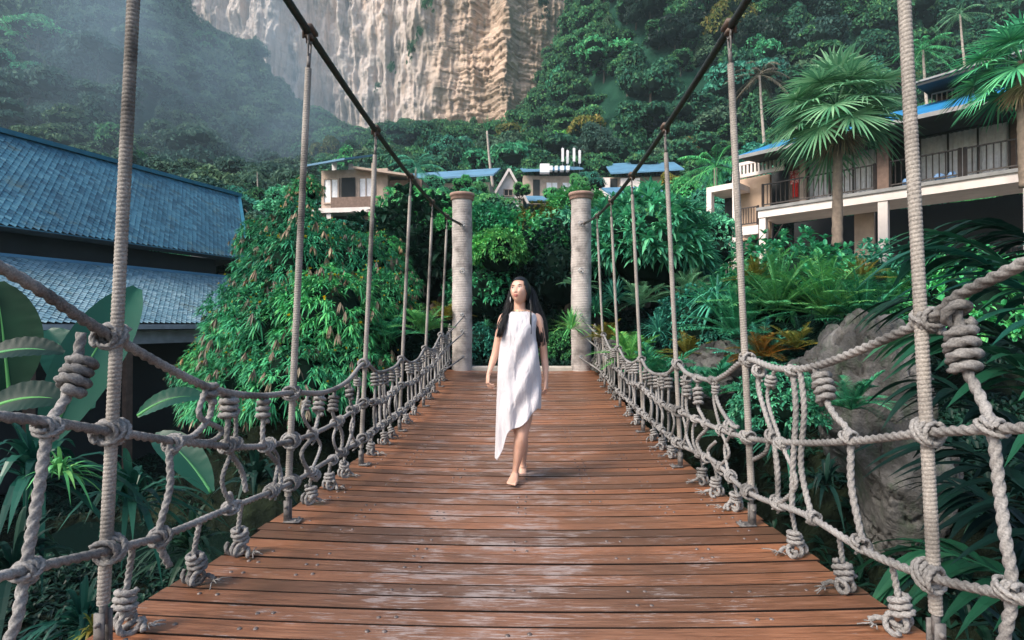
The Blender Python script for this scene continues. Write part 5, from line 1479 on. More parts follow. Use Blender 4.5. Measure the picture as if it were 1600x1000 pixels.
# ================================================================== PLANTS
PROTO = {}
def proto(key, name, parts):
    """parts: list of (part name, MB, mats, smooth); vertices about the plant's own base"""
    root = bpy.data.objects.new(name, None); ch = []
    for nm, mb, mats, sm in parts:
        ch.append((nm, mb.mesh(nm, mats, sm)))
    PROTO[key] = (name, ch)
def put(key, loc, sc, label, cat, group=None, rz=None, tilt=(0, 0), name=None, mats=None):
    name0, ch = PROTO[key]
    sc = (sc, sc, sc) if isinstance(sc, (int, float)) else sc
    rz = random.random() * 6.28 if rz is None else rz
    def mk(nm, me, mats=None):
        o = bpy.data.objects.new(nm, me); COL.objects.link(o)
        if mats:
            for i, m in enumerate(mats):
                if i < len(o.material_slots): o.material_slots[i].link = 'OBJECT'; o.material_slots[i].material = M[m]
        return o
    if len(ch) == 1:
        o = mk(name or name0, ch[0][1], mats)
    else:
        o = bpy.data.objects.new(name or name0, None); COL.objects.link(o); o.empty_display_size = .1
        for q, (nm, me) in enumerate(ch): c = mk(nm, me, mats if q == 0 else None); c.parent = o
    o.location = loc; o.rotation_euler = (tilt[0], tilt[1], rz); o.scale = sc
    o['label'] = label; o['category'] = cat
    if group: o['group'] = group
    return o

# -- tufted flowering shrub: rosettes of narrow drooping leaves over a mound
def tuft_shrub(seed):
    global rng
    keep = rng; rng = np.random.default_rng(seed)
    mb = MB(); dry = MB(); fl = MB(); g = rng
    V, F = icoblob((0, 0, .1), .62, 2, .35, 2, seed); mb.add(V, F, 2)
    for k in range(330):
        d = unit(g.normal(size=3)); d[2] = abs(d[2]) * 1.1 - .25; d = unit(d)
        r = .72 + .38 * g.random() + .22 * (fbm(d[0] * 2 + seed, d[1] * 2, d[2] * 2, 3) - .4)
        c = d * r * np.array([1, 1, .95])
        if g.random() < .20:
            c = c * 1.10
            n = 11; az = g.random(n) * 6.28; D = np.stack([np.cos(az) * .35, np.sin(az) * .35, -np.ones(n)], 1) + d * .3
            blades(dry, np.broadcast_to(c, (n, 3)), D, .20 * (.6 + .6 * g.random(n)), .040, .12, 2, .3)
        else:
            n = 20; D = unit(d + g.normal(size=(n, 3)) * .62 + (0, 0, .28))
            blades(mb, np.broadcast_to(c, (n, 3)), D, .235 * (.5 + .7 * g.random(n)), .034, .6, 3, .3, wide=.45)
        if g.random() < .07:
            n = 8; D = unit(d + g.normal(size=(n, 3)) * .6 + (0, 0, .5)); blades(fl, np.broadcast_to(c + d * .14, (n, 3)), D, .055, .035, .1, 2, .2)
    rng = keep
    return mb, dry, fl
for s_ in range(3):
    a, b, c = tuft_shrub(40 + s_)
    proto('tuft%d' % s_, 'flowering_shrub', [('foliage', a, [M['lf_green'], M['barkdark'], M['core_fill']], False), ('withered_leaves', b, [M['lf_dry']], False), ('blossom', c, [M['lf_yellow']], False)])
GB = 'tufted flowering shrubs massed left of the bridge'
for k, (px, py, Z, r, lab) in enumerate([
        (462, 362, 14.5, .85, 'tufted shrub at the top left corner of the flowering mass, below the far coconut palm'),
        (510, 392, 14.5, .80, 'tufted shrub in front of the two storey house, topmost of the mass'),
        (432, 440, 13.5, .95, 'tufted shrub overhanging the right end of the blue pavilion roof'),
        (480, 430, 13.0, 1.25, 'tufted shrub with many withered brown tufts, behind the second left hanger'),
        (560, 425, 13.4, .9, 'tufted shrub with yellow flowers left of the third hanger'),
        (352, 572, 11.5, .72, 'low tufted shrub trailing to the left below the pavilion eave'),
        (430, 540, 11.0, 1.15, 'broad tufted shrub behind the top rail rope, left of the second left hanger'),
        (520, 510, 10.8, 1.10, 'tufted shrub between the second and third left hangers'),
        (590, 480, 12.0, .80, 'small tufted shrub with dead tufts at the right edge of the flowering mass'),
        (470, 610, 9.8, 1.0, 'tufted shrub directly behind the rope netting at the second left hanger'),
        (385, 625, 10.0, .9, 'dark lower tufted shrub showing between the top and middle left ropes'),
        (550, 580, 10.2, .75, 'tufted shrub peeping through the knots by the third left hanger'),
        (478, 300, 17, .5, 'slim tufted shrub with yellow blooms beside the second left hanger, highest of all'),
        (412, 385, 14.6, .68, 'tufted shrub against the right end of the pavilion roof, under the hazy slope'),
        (592, 405, 14.4, .70, 'tufted shrub right below the two storey house'),
        (622, 450, 13.6, .55, 'small tufted shrub with yellow blossoms left of the fourth left hanger'),
        (385, 500, 12.4, .85, 'tufted shrub in front of the right end of the lower pavilion roof'),
        (300, 590, 12.3, .42, 'outermost tufted shrub hanging at the far left of the mass')]):
    put('tuft%d' % (k % 3), P(px, py, Z), r * 1.0, lab, 'shrub', GB, mats=None)

# -- rosette shrub (big rounded mass right of the right post)
def rosette_shrub(seed, n=300, L=.27, W=.062, k_=13):
    global rng
    keep = rng; rng = np.random.default_rng(seed); g = rng
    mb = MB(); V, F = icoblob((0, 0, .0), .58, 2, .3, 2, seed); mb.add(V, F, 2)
    for k in range(n):
        d = unit(g.normal(size=3)); d[2] = abs(d[2]) - .25; d = unit(d)
        r = .74 + .30 * g.random() + .25 * (fbm(d[0] * 1.8 + seed, d[1] * 1.8, d[2] * 1.8, 3) - .4)
        c = d * r
        D = unit(d * .9 + g.normal(size=(k_, 3)) * .7 + (0, 0, .2))
        blades(mb, np.broadcast_to(c, (k_, 3)), D, L * (.6 + .6 * g.random(k_)), W, .3, 3, .35, wide=.5)
    rng = keep
    return mb
proto('round0', 'round_shrub', [('foliage', rosette_shrub(61), [M['lf_teal'], M['barkdark'], M['core_fill']], False)])
proto('round1', 'round_shrub', [('foliage', rosette_shrub(62, 300, .21, .075, 11), [M['lf_green'], M['barkdark'], M['core_fill']], False)])
proto('round2', 'round_shrub', [('foliage', rosette_shrub(63, 340, .18, .065, 11), [M['lf_dark'], M['barkdark'], M['core_fill']], False)])
proto('smallleaf', 'leafy_shrub', [('foliage', rosette_shrub(64, 420, .13, .06, 9), [M['lf_green'], M['barkdark'], M['core_fill']], False)])
GR = 'rounded rosette leaved shrubs'
put('round0', P(1005, 392, 14.2), 1.55, 'large rounded shrub of teal leaf rosettes just right of the right bridge post', 'shrub', GR)
put('round0', P(1060, 420, 15.5), 1.0, 'rounded teal shrub filling the gap before the cream frame of the hotel', 'shrub', GR)
put('round0', P(955, 375, 16.5), .95, 'rounded teal shrub touching the right post near its cap', 'shrub', GR)
put('round1', P(768, 365, 17), .9, 'bright leafy shrub rising on the right of the left bridge post', 'shrub', GR)
put('round1', P(778, 400, 14.5), .75, 'bright shrub beside the left post at the height of the woman\'s head', 'shrub', GR, mats=['lf_bright'])
put('round1', P(902, 335, 24), 1.3, 'light green shrub directly behind the cap of the right post', 'shrub', GR, mats=['lf_bright'])
put('smallleaf', P(842, 378, 20), 1.35, 'leafy olive green shrub with a rusty flush, in the gap between the posts', 'shrub', 'small leaved shrubs', mats=['lf_olive'])
put('smallleaf', P(818, 410, 17), 1.5, 'small leaved dark green shrub right above the head of the woman', 'shrub', 'small leaved shrubs')
put('smallleaf', P(868, 430, 15.5), 1.4, 'small leaved dark shrub between the woman and the right post', 'shrub', 'small leaved shrubs', mats=['lf_dark'])
put('smallleaf', P(760, 460, 15.5), 1.2, 'small leaved shrub between the left post and the woman', 'shrub', 'small leaved shrubs')
put('smallleaf', P(800, 500, 16), 1.4, 'deep green shrub hidden behind the woman', 'shrub', 'small leaved shrubs', mats=['lf_dark'])
put('smallleaf', P(745, 545, 13.2), .6, 'low shrub at the foot of the left post', 'shrub', 'small leaved shrubs', mats=['lf_teal'])
put('smallleaf', P(880, 550, 13.0), .55, 'low bright shrub behind the kerb by the right post', 'shrub', 'small leaved shrubs', mats=['lf_bright'])
put('smallleaf', P(1230, 470, 10.4), 1.3, 'dense shrub filling the space behind the big ferny clumps', 'shrub', 'small leaved shrubs', mats=['lf_green'])
put('smallleaf', P(1370, 470, 10.2), 1.1, 'dense shrub behind the near right hanger', 'shrub', 'small leaved shrubs', mats=['lf_teal'])
put('smallleaf', P(1500, 500, 9.2), 1.2, 'dense shrub beyond the coil knot at the right edge', 'shrub', 'small leaved shrubs', mats=['lf_green'])
put('smallleaf', P(1090, 520, 10.8), .9, 'dense shrub right of the third right hanger, behind the feathery palms', 'shrub', 'small leaved shrubs', mats=['lf_teal'])
put('smallleaf', P(1215, 640, 5.2), .42, 'leafy shrub seen through the right netting, left of the doubled rope', 'shrub', 'small leaved shrubs', mats=['lf_teal'])
put('round2', P(640, 420, 17), 2.2, 'large dark green shrub behind the fourth left hanger', 'shrub', GR)
put('round2', P(690, 395, 18), 1.7, 'dark shrub just left of the left bridge post', 'shrub', GR)
put('round2', P(600, 400, 20), 1.4, 'dark shrub right of the third left hanger, below the two storey house', 'shrub', GR)
put('round1', P(708, 355, 15.5), .55, 'bright leaf sprays beside the upper half of the left post', 'shrub', GR)
put('round1', P(640, 545, 11.5), .8, 'dim shrub behind the fern palms left of the left post', 'shrub', GR, mats=['lf_dark'])

# -- spiky clumps (long strap rosettes), cycads, palms
def spiky(seed, n=90, L=1.0, W=.035, bend=.45, e0=0):
    global rng
    keep = rng; rng = np.random.default_rng(seed); mb = MB()
    rosette(mb, np.zeros(3), n, L, W, e0, 88, bend, 6)
    rng = keep; return mb
proto('spiky', 'spiky_plant', [('leaves', spiky(71, 130), [M['lf_bright']], False)])
proto('spiky2', 'spiky_plant', [('leaves', spiky(72, 90, 1, .05, .7, -25), [M['lf_teal']], False)])
GS = 'spiky strap leaved plants'
put('spiky', P(893, 515, 10.4), .60, 'spiky bright plant bursting out in front of the foot of the right post', 'plant', GS)
put('spiky', P(930, 490, 11.3), .62, 'spiky plant right of the right post, behind the last hanger', 'plant', GS, mats=['lf_green'])
put('spiky', P(960, 470, 12.2), .75, 'tall spiky plant under the rounded shrub', 'plant', GS, mats=['lf_teal'])
put('spiky', P(1028, 520, 10.5), .62, 'spiky plant between the third and fourth right hangers', 'plant', GS, mats=['lf_teal'])
put('spiky', P(760, 510, 13.5), .28, 'little spiky plant on a short stem by the left post', 'plant', GS, mats=['lf_teal'])
put('spiky2', P(1120, 470, 10), .8, 'spiky plant at the left edge of the big fern clump', 'plant', GS, mats=['lf_teal'])
def cycad(seed, n=26, L=1.0, ll=.26, lw=.022, e0=10, e1=80, droop=.35, nl=30, vee=.35):
    global rng
    keep = rng; rng = np.random.default_rng(seed); mb = MB()
    for k in range(n):
        az = k * 2.4 + rng.random() * .4; el = R(e0 + (e1 - e0) * rng.random())
        frond(mb, (0, 0, 0), az, el, L * (.75 + .4 * rng.random()), droop * (.6 + .7 * rng.random()), nl, ll, lw, vee=vee)
    rng = keep; return mb
proto('cycad', 'feathery_palm', [('fronds', cycad(81), [M['lf_green']], False)])
proto('cycad2', 'feathery_palm', [('fronds', cycad(82, 20, 1.0, .32, .03, 25, 85, .4, 22), [M['lf_teal']], False)])
proto('fern', 'broad_fern', [('fronds', cycad(83, 34, 1.0, .21, .021, 15, 88, .34, 26, .15), [M['lf_teal']], False)])
GC = 'feathery low palms beside the bridge'
for key, px, py, Z, s_, mt, lab in [
        ('cycad', 985, 560, 8.6, .72, 'lf_bright', 'feathery palm with light fronds behind the fourth right hanger'),
        ('cycad2', 1030, 600, 7.6, .8, 'lf_green', 'feathery palm rising between the third and fourth right hangers'),
        ('cycad', 1075, 560, 8.8, .62, 'lf_olive', 'feathery palm with yellowing fronds right of the third right hanger'),
        ('cycad2', 1110, 620, 6.6, .72, 'lf_green', 'feathery palm showing through the netting between second and third right hangers'),
        ('cycad', 1190, 560, 7.6, .62, 'lf_orange', 'feathery palm with orange fronds right of the second right hanger'),
        ('cycad2', 1245, 545, 7.3, .5, 'lf_olive', 'yellow green feathery palm at the left of the tall boulder'),
        ('cycad', 1000, 475, 12.5, .85, 'lf_palmgrey', 'greyish feathery palm below the rounded shrub'),
        ('cycad', 1075, 460, 12.0, .85, 'lf_palmgrey', 'greyish feathery palm below the cream frame of the hotel'),
        ('cycad', 905, 450, 12.6, .6, 'lf_palmgrey', 'feathery palm with one wide frond beside the left edge of the right post'),
        ('cycad2', 660, 520, 9.8, .75, 'lf_bright', 'feathery palm with arching pale fronds behind the fourth left hanger'),
        ('cycad2', 612, 530, 10.4, .72, 'lf_green', 'feathery palm left of the fourth left hanger'),
        ('cycad2', 700, 500, 11.2, .6, 'lf_olive', 'yellow green palm touching the left post from the left'),
        ('cycad', 1330, 640, 4.9, .50, 'lf_green', 'feathery palm in front of the tall boulder, above the middle rope'),
        ('cycad', 948, 530, 9.6, .5, 'lf_olive', 'small yellowish palm beside the fifth right hanger'),
        ('cycad', 1160, 690, 5.6, .45, 'lf_teal', 'small palm low behind the second right hanger')]:
    put(key, P(px, py, Z), s_, lab, 'palm', GC, mats=[mt])
GF = 'big ferny clumps in front of the hotel'
for k, (px, py, Z, s_, mt, lab) in enumerate([
        (1150, 470, 8.8, .85, 'lf_green', 'ferny clump behind the second right hanger'),
        (1215, 430, 9.0, 1.0, 'lf_bright', 'tallest ferny clump, left of the fan palm trunk'),
        (1290, 440, 8.6, 1.0, 'lf_bright', 'ferny clump in front of the fan palm trunk'),
        (1350, 455, 8.2, .85, 'lf_green', 'broad ferny clump left of the near right hanger'),
        (1190, 525, 7.9, .75, 'lf_teal', 'dark lower ferny clump above the top rail rope'),
        (1260, 520, 7.8, .8, 'lf_dark', 'shaded ferny clump just above the tall boulder'),
        (1120, 430, 10.4, .7, 'lf_green', 'ferny clump at the foot of the cream frame'),
        (1400, 430, 9.4, .8, 'lf_bright', 'ferny clump behind the near right hanger, below the hotel columns'),
        (1180, 385, 9.6, .45, 'lf_olive', 'small ferny clump with yellow tips under the slab end'),
        (1170, 420, 10.5, .75, 'lf_green', 'ferny clump right behind the second right hanger, near the white column'),
        (1250, 400, 10.8, .7, 'lf_teal', 'ferny clump left of the palm trunk, highest against the dark ground floor'),
        (1315, 412, 10.4, .7, 'lf_bright', 'light green ferny clump right at the foot of the fan palm'),
        (1385, 395, 11.5, .7, 'lf_teal', 'ferny clump at the foot of the middle white column'),
        (1205, 372, 13.2, .8, 'lf_bright', 'light ferny clump hiding the foot of the first white column'),
        (1285, 372, 13.0, .75, 'lf_green', 'ferny clump left of the trunk, in front of the ground floor railing'),
        (1425, 392, 12.4, .8, 'lf_green', 'ferny clump right of the middle white column'),
        (1520, 400, 11.8, .9, 'lf_teal', 'ferny clump in front of the far right ground floor'),
        (1475, 430, 9.8, .8, 'lf_teal', 'ferny clump right of the near right hanger'),
        (1345, 385, 9.2, .42, 'lf_olive', 'small yellowing fern right of the fan palm trunk')]):
    put('fern', P(px, py + 55, Z), s_ * 1.35, lab, 'fern', GF, mats=[mt])

# -- fan palms
def fan_palm(seed, nleaf, Rr, trunk_h, skirt=8):
    global rng
    keep = rng; rng = np.random.default_rng(seed); lv = MB(); dr_ = MB(); tr = MB()
    for k in range(nleaf):
        az = k * 2.399 + rng.random() * .3; el = R(-38 + 118 * ((k + .5) / nleaf))
        fanleaf(lv, (0, 0, 0), az, el, Rr * .55 * (.8 + .4 * rng.random()), Rr * .60, 30, spread=128, droop=.30, cup=.22)
    for k in range(skirt):
        az = rng.random() * 6.28; fanleaf(dr_, (0, 0, -.1), az, R(-68), Rr * .3, Rr * .42, 16, spread=70, droop=.2, cup=.1)
    p = smoothpath([(0.10, 0, -trunk_h), (.0, 0, -trunk_h * .6), (-.06, 0, -trunk_h * .25), (0, 0, .1)], .12); t_ = np.linspace(0, 1, len(p))
    tr.tube(p, .17 * (1 - .25 * t_) * (1 + .05 * np.sin(t_ * 70)), 14)
    rng = keep; return lv, dr_, tr
a, b, c = fan_palm(91, 36, 2.2, 4.6)
proto('fanpalm', 'fan_palm', [('fronds', a, [M['lf_palmgrey']], False), ('dead_skirt', b, [M['lf_dry']], False), ('trunk', c, [M['bark']], True)])
a, b, c = fan_palm(92, 26, 1.9, 4.0, 3)
proto('fanpalm2', 'fan_palm', [('fronds', a, [M['lf_palmgrey']], False), ('dead_skirt', b, [M['lf_dry']], False), ('trunk', c, [M['bark']], True)])
put('fanpalm', P(1308, 170, 17.2), .94, 'big fan palm with a full round crown in front of the hotel balcony', 'palm', 'fan palms', rz=1.2)
put('fanpalm2', P(1598, 100, 15.0), .85, 'fan palm at the right edge before the upper roof of the hotel', 'palm', 'fan palms', rz=.4, mats=['lf_teal'])

# -- coconut palms
def coconut(seed, n, L, trunk, leanx=0.0, ll=.5, lw=.05, e=(-30, 75), droop=.6, tr_r=.13):
    global rng
    keep = rng; rng = np.random.default_rng(seed); lv = MB(); tr = MB()
    for k in range(n):
        frond(lv, (0, 0, 0), k * 2.399 + rng.random() * .4, R(e[0] + (e[1] - e[0]) * ((k + .5) / n)), L * (.8 + .3 * rng.random()), droop * (.7 + .6 * rng.random()), 26, ll, lw, lbend=.7, vee=.05, rr=.03)
    p = smoothpath([(leanx, 0, -trunk), (leanx * .4, 0, -trunk * .5), (0, 0, 0)], .5); tr.tube(p, tr_r * (1.15 - .4 * np.linspace(0, 1, len(p))), 9)
    rng = keep; return lv, tr
for k_, args in {'coco': (101, 20, 3.4, 7, .5), 'coco2': (102, 16, 3.0, 8, -.6)}.items():
    a, b = coconut(*args)
    proto(k_, 'coconut_palm', [('fronds', a, [M['lf_green']], False), ('trunk', b, [M['barkpale']], True)])
GK = 'coconut palms on the slope'
for key, px, py, Z, s_, mt, lab in [
        ('coco', 1187, 118, 52, 1.0, 'lf_dry', 'coconut palm with a dry greyish brown crown, behind the second right hanger'),
        ('coco2', 1500, 22, 62, .95, 'lf_palmgrey', 'coconut palm at top right, its thin trunk against the dark slope'),
        ('coco', 1442, 78, 52, 1.0, 'lf_green', 'coconut palm behind the near right hanger, above the upper roof'),
        ('coco2', 402, 268, 62, .75, 'lf_hillgrey', 'small coconut palm with a pale trunk above the pavilion ridge end'),
        ('coco', 283, 272, 66, .7, 'lf_hillgrey', 'hazy low coconut palm peeking over the pavilion ridge'),
        ('coco2', 1118, 262, 36, 1.15, 'lf_green', 'green coconut palm with long drooping fronds left of the slotted parapet'),
        ('coco', 650, 262, 55, 1.05, 'lf_teal', 'coconut palm with upright fronds above the low blue roof'),
        ('coco', 1095, 330, 30, .8, 'lf_teal', 'low coconut palm in shade beside the cream frame'),
        ('coco2', 466, 296, 50, .55, 'lf_teal', 'small palm left of the aerials of the two storey house'),
        ('coco', 1245, 190, 44, .8, 'lf_green', 'low palm crown behind the left end of the hotel roof')]:
    put(key, P(px, py, Z), s_, lab, 'palm', GK, mats=[mt])
a, b = coconut(103, 4, 3.0, 8.5, .9, e=(60, 88), droop=.1, tr_r=.2)
proto('spear', 'bare_palm', [('fronds', a, [M['lf_green']], False), ('trunk', b, [M['barkpale']], True)])
put('spear', P(761, 205, 82), 1.0, 'palm with a long pale trunk and only a few upright fronds, before the orange tree', 'palm', GK, rz=0)

# -- individual notable trees
def tree_proto(key, name, seed, rad, lobes, nleaf, leaf, trunk, mat, core=True, lobe_r=(.26, .4)):
    a = MB(); crown(a, (0, 0, 0), rad, lobes, nleaf, leaf, seed=seed, core=core, jitter=.7, lobe_r=lobe_r)
    b = MB(); limbs(b, (0, 0, -trunk), (0, 0, rad[2] * .3), .16, 6, rad[0] * .6, seed=seed)
    proto(key, name, [('crown', a, [M[mat], M['barkdark'], M['core_fill']], False), ('trunk', b, [M['barkdark']], True)])
tree_proto('mid0', 'broadleaf_tree', 201, (2.3, 2.3, 1.9), 18, 4200, .19, 3.6, 'lf_green')
tree_proto('mid1', 'broadleaf_tree', 202, (2.0, 2.0, 2.3), 20, 4200, .17, 3.6, 'lf_teal', lobe_r=(.2, .34))
tree_proto('mid2', 'broadleaf_tree', 203, (2.6, 2.6, 1.5), 24, 4200, .2, 3.2, 'lf_dark', lobe_r=(.16, .3))
tree_proto('airy', 'broadleaf_tree', 204, (1, 1, .85), 26, 3600, .06, 1.4, 'lf_orange', lobe_r=(.14, .26))
tg = MB(); crown(tg, (0, 0, 0), (1, .6, 1), 24, 3600, .06, seed=222, core=False, jitter=.8, lobe_r=(.10, .30))
proto('tangle', 'cliff_shrub', [('foliage', tg, [M['lf_hill']], False)])
GT = 'single trees that stand out on the slope'
def on_slope(px, py, Z, up):
    """the point where the ray through the pixel comes to within `up` metres of the slope"""
    for z_ in np.arange(max(30, Z * .5), 230, .5):
        p = P(px, py, z_)
        if p[2] < float(height(p[0], p[1])) + up: return p
    return P(px, py, Z)
for key, px, py, Z, s_, mt, lab in [
        ('airy', 808, 185, 105, 5.6, 'lf_olive', 'tree with orange and yellow foliage below the right end of the cliff'),
        ('airy', 1080, 245, 60, 3.9, 'lf_orange', 'orange leaved tree behind the third right hanger'),
        ('airy', 1110, 205, 66, 3.2, 'lf_bright', 'light green tree beside the orange leaved tree'),
        ('airy', 722, 210, 100, 4.2, 'lf_olive', 'small olive tree left of the bare palm trunk'),
        ('mid1', 560, 255, 70, 2.2, 'lf_hillgrey', 'pale crowned tree behind the second suspension clamp on the left'),
        ('mid0', 700, 245, 75, 2.2, 'lf_teal', 'bushy tree above the left post cap'),
        ('mid2', 880, 225, 88, 2.0, 'lf_bright', 'light tree directly behind the rooftop aerials'),
        ('airy', 838, 265, 76, 1.9, 'lf_hillgrey', 'small pale conical tree left of the white rooftop boxes'),
        ('mid1', 940, 235, 90, 2.3, 'lf_hillgrey', 'greyish tree between the aerials and the suspension cable'),
        ('mid0', 20, 130, 95, 2.8, 'lf_green', 'greener tree high at the far left edge'),
        ('mid1', 125, 178, 80, 1.8, 'lf_hillgrey', 'pale green rounded tree just above the pavilion ridge'),
        ('mid2', 60, 60, 110, 3.2, 'lf_green', 'tree with lit crown near the upper left corner')]:
    put(key, on_slope(px, py, Z, 2.2 * s_ if key != 'airy' else s_ * 1.0), s_, lab, 'tree', GT, mats=[mt])
# filler trees on the garden slope between the bridge and the houses
g = np.random.default_rng(31); occ = {}; nf = 0
lim_x = [-400, 380, 400, 470, 480, 640, 660, 715, 730, 770, 780, 900, 1075, 1080, 1150, 1155, 2000]
lim_y = [255, 290, 300, 300, 338, 338, 300, 290, 300, 312, 335, 335, 322, 280, 285, 235, 200]
for a_, b_ in g.random((5000, 2)):
    y = 20 + 46 * b_; x = (a_ * 2 - 1) * y * 1.02
    s_ = (.62 + .5 * g.random()) * (1.0 + y / 90)
    key = (int(x // 3.4), int(y // 3.8))
    z = float(height(x, y)); top = z + 5.0 * s_
    c0 = np.array([x, y, top]) - CAMLOC; fy = -c0[0] * _sy + c0[1] * _cy; px = 800 + FPX * (c0[0] * _cy + c0[1] * _sy) / fy; py = 507 - FPX * (top - CAMLOC[2]) / fy
    if px < -120 or px > 1720: continue
    lim = float(np.interp(px, lim_x, lim_y))
    if px > 1090 and y < 34: continue
    if px < 420 and y < 30: continue
    # keep clear of the houses' own ground
    hit = False
    for (hx_, hy_, hr) in ((P(548, 318, 44)[0], P(548, 318, 44)[1], 8), (P(690, 288, 62)[0], 62, 7), (P(1032, 316, 57)[0], 57, 7)):
        if math.hypot(x - hx_, y - hy_) < hr: hit = True
    if hit or key in occ: continue
    dz = 0
    if py < lim:
        dz = (lim - py) * fy / FPX
        if dz > 3.2 * s_: continue
    occ[key] = 1; nf += 1
    kk = random.choice(['mid0', 'mid1', 'mid2', 'mid0', 'mid1'])
    zone = 'left' if px < 640 else ('mid' if px < 1090 else 'right')
    lab = {'left': 'bushy garden tree on the lower slope behind the flowering mass', 'mid': 'bushy garden tree on the lower slope below the villas', 'right': 'bushy garden tree on the slope behind the hotel wing'}[zone]
    mt = random.choice(['lf_green', 'lf_teal', 'lf_hill', 'lf_green', 'lf_bright' if zone == 'mid' else 'lf_teal'])
    if zone == 'left': mt = random.choice(['lf_hillgrey', 'lf_hill', 'lf_teal'])
    put(kk, (x, y, z + 3.1 * s_ - dz), s_, lab, 'tree', 'garden trees, ' + zone, mats=[mt])
print('garden trees', nf)

# -- boulders
def boulder(px, py, Z, size, label, seed, squash=(1, 1, 1)):
    V, F = icoblob((0, 0, 0), 1, 16, .36, 1.3, seed, (1, 1, 1))
    V = V * (1 + .10 * (fbm(V[:, 0] * 5 + seed, V[:, 1] * 5, V[:, 2] * 5, 4) - .47))[:, None]
    # facet: clip against a few random planes
    g_ = np.random.default_rng(seed)
    for k in range(9):
        n = unit(g_.normal(size=3)); d = .62 + .25 * g_.random(); e = V @ n - d; V = V - np.where(e > 0, e * .85, 0)[:, None] * n
    cr_ = np.abs(fbm(V[:, 0] * 2.2 + seed, V[:, 1] * 2.2, V[:, 2] * 1.4, 5) - .47); V = V * (1 - .16 * np.exp(-(cr_ / .02) ** 2) + .16 * (fbm(V[:, 0] * 7, V[:, 1] * 7 + seed, V[:, 2] * 7, 4) - .47))[:, None]
    mb = MB(); p = P(px, py, Z); mb.add(V * np.array(size) + p, F)
    return single('boulder', mb, M['rock'], label, 'boulder', 'boulders on the right bank', loc=tuple(p))
boulder(1352, 640, 5.8, (.60, .7, 1.0), 'tall grey boulder behind the right netting, between the doubled rope and the near hanger', 5)
boulder(1400, 770, 5.4, (.42, .6, .8), 'dark lower boulder beside the near right hanger', 8)
boulder(1290, 590, 6.6, (.42, .5, .35), 'small pale boulder left of the tall grey boulder', 12)
boulder(1118, 575, 8.6, (.62, .6, .42), 'pale flat boulder behind the feathery palms at the second right hanger', 21)
boulder(1060, 600, 8.4, (.8, .7, .38), 'earthy brown boulder low between the second and third right hangers', 23)
boulder(1170, 560, 9.2, (.4, .4, .4), 'grey rounded boulder right of the second right hanger', 29)
boulder(960, 560, 10.6, (.5, .6, .35), 'mossy boulder by the foot of the right post', 33)

# -- near left: banana leaves and straps in the shade
def banana(base, tip, width, label, droop=.12, twist=0.0, mat='lf_strap', fold=.25):
    base = np.asarray(base); tip = np.asarray(tip); L = np.linalg.norm(tip - base); mb = MB()
    n = 26; t_ = np.linspace(0, 1, n)
    C = base + (tip - base) * t_[:, None] + np.array([0, 0, 1.0]) * (droop * L * 4 * t_ * (1 - t_))[:, None]
    T = unit(np.gradient(C, axis=0)); view = unit(CAMLOC - C.mean(0)); 
    S = unit(np.cross(T, view + np.array([0, 0, twist]))); N_ = np.cross(S, T)
    w = width / 2 * np.sin(np.pi * np.clip(t_, 0.02, .985)) ** .55
    cols = []
    for u_ in np.linspace(-1, 1, 13):
        rip = .004 * np.sin(t_ * 60 + u_ * 3) * abs(u_)
        cols.append(C + S * (w * u_)[:, None] + N_ * (w * fold * abs(u_) ** 1.3 + rip)[:, None])
    mb.grid(np.stack(cols, 1)); 
    mb2 = MB(); mb2.tube(C - N_ * .004, .011 * (1.1 - .9 * t_), 6)
    t = thing('banana_leaf', label, 'leaf', tuple(base), 'big banana leaves at the left edge')
    part('blade', mb, M[mat], t); part('midrib', mb2, M['lf_bright'], t)
banana(P(15, 620, 3.0), P(-5, 440, 3.1), .34, 'broad banana leaf standing upright at the left edge against the lower roof', .02, .3, 'lf_banana')
banana(P(70, 700, 2.9), P(215, 450, 3.3), .30, 'banana leaf pointing up behind the nearest left hanger', .06, .4)
banana(P(140, 640, 3.4), P(75, 515, 3.5), .26, 'pale banana leaf folded behind the big left knot', .08, .2)
banana(P(-30, 560, 2.6), P(100, 552, 2.7), .14, 'drooping banana leaf reaching in from the left edge below the top rope', .10, 1.0, 'lf_dark')
banana(P(-20, 640, 2.5), P(110, 628, 2.6), .17, 'dark banana leaf between the top and middle ropes at the left edge', .12, .8, 'lf_dark')
banana(P(330, 770, 3.6), P(240, 680, 3.8), .22, 'dark banana leaf under the middle rope left of the second hanger', .10, .5)
banana(P(215, 650, 3.3), P(320, 622, 3.4), .14, 'short banana leaf lying behind the looped left knot', .14, .9)
proto('strap', 'strap_leaved_plant', [('leaves', spiky(75, 46, 1, .075, .8, 5), [M['lf_strap']], False)])
GP = 'strap leaved plants in the shade under the ropes'
for px, py, Z, s_, mt, lab in [
        (60, 760, 2.7, .62, 'lf_strap', 'strap leaved plant left of the nearest left hanger, under the middle rope'),
        (205, 790, 3.0, .55, 'lf_strap', 'strap leaved plant right of the nearest left hanger'),
        (130, 980, 2.4, .36, 'lf_strap', 'strap leaved plant in the lower left corner'),
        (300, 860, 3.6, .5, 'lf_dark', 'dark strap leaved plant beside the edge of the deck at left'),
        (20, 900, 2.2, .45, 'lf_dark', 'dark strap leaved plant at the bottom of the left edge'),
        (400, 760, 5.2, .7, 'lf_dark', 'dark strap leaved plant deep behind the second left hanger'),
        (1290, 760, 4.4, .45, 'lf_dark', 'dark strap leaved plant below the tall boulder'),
        (1225, 690, 5.0, .5, 'lf_strap', 'strap leaved plant seen between the doubled rope and the second right hanger'),
        (1480, 930, 2.8, .45, 'lf_dark', 'dark strap leaved plant beside the lower right edge of the deck')]:
    put('strap', P(px, py, Z), s_, lab, 'plant', GP, mats=[mt])
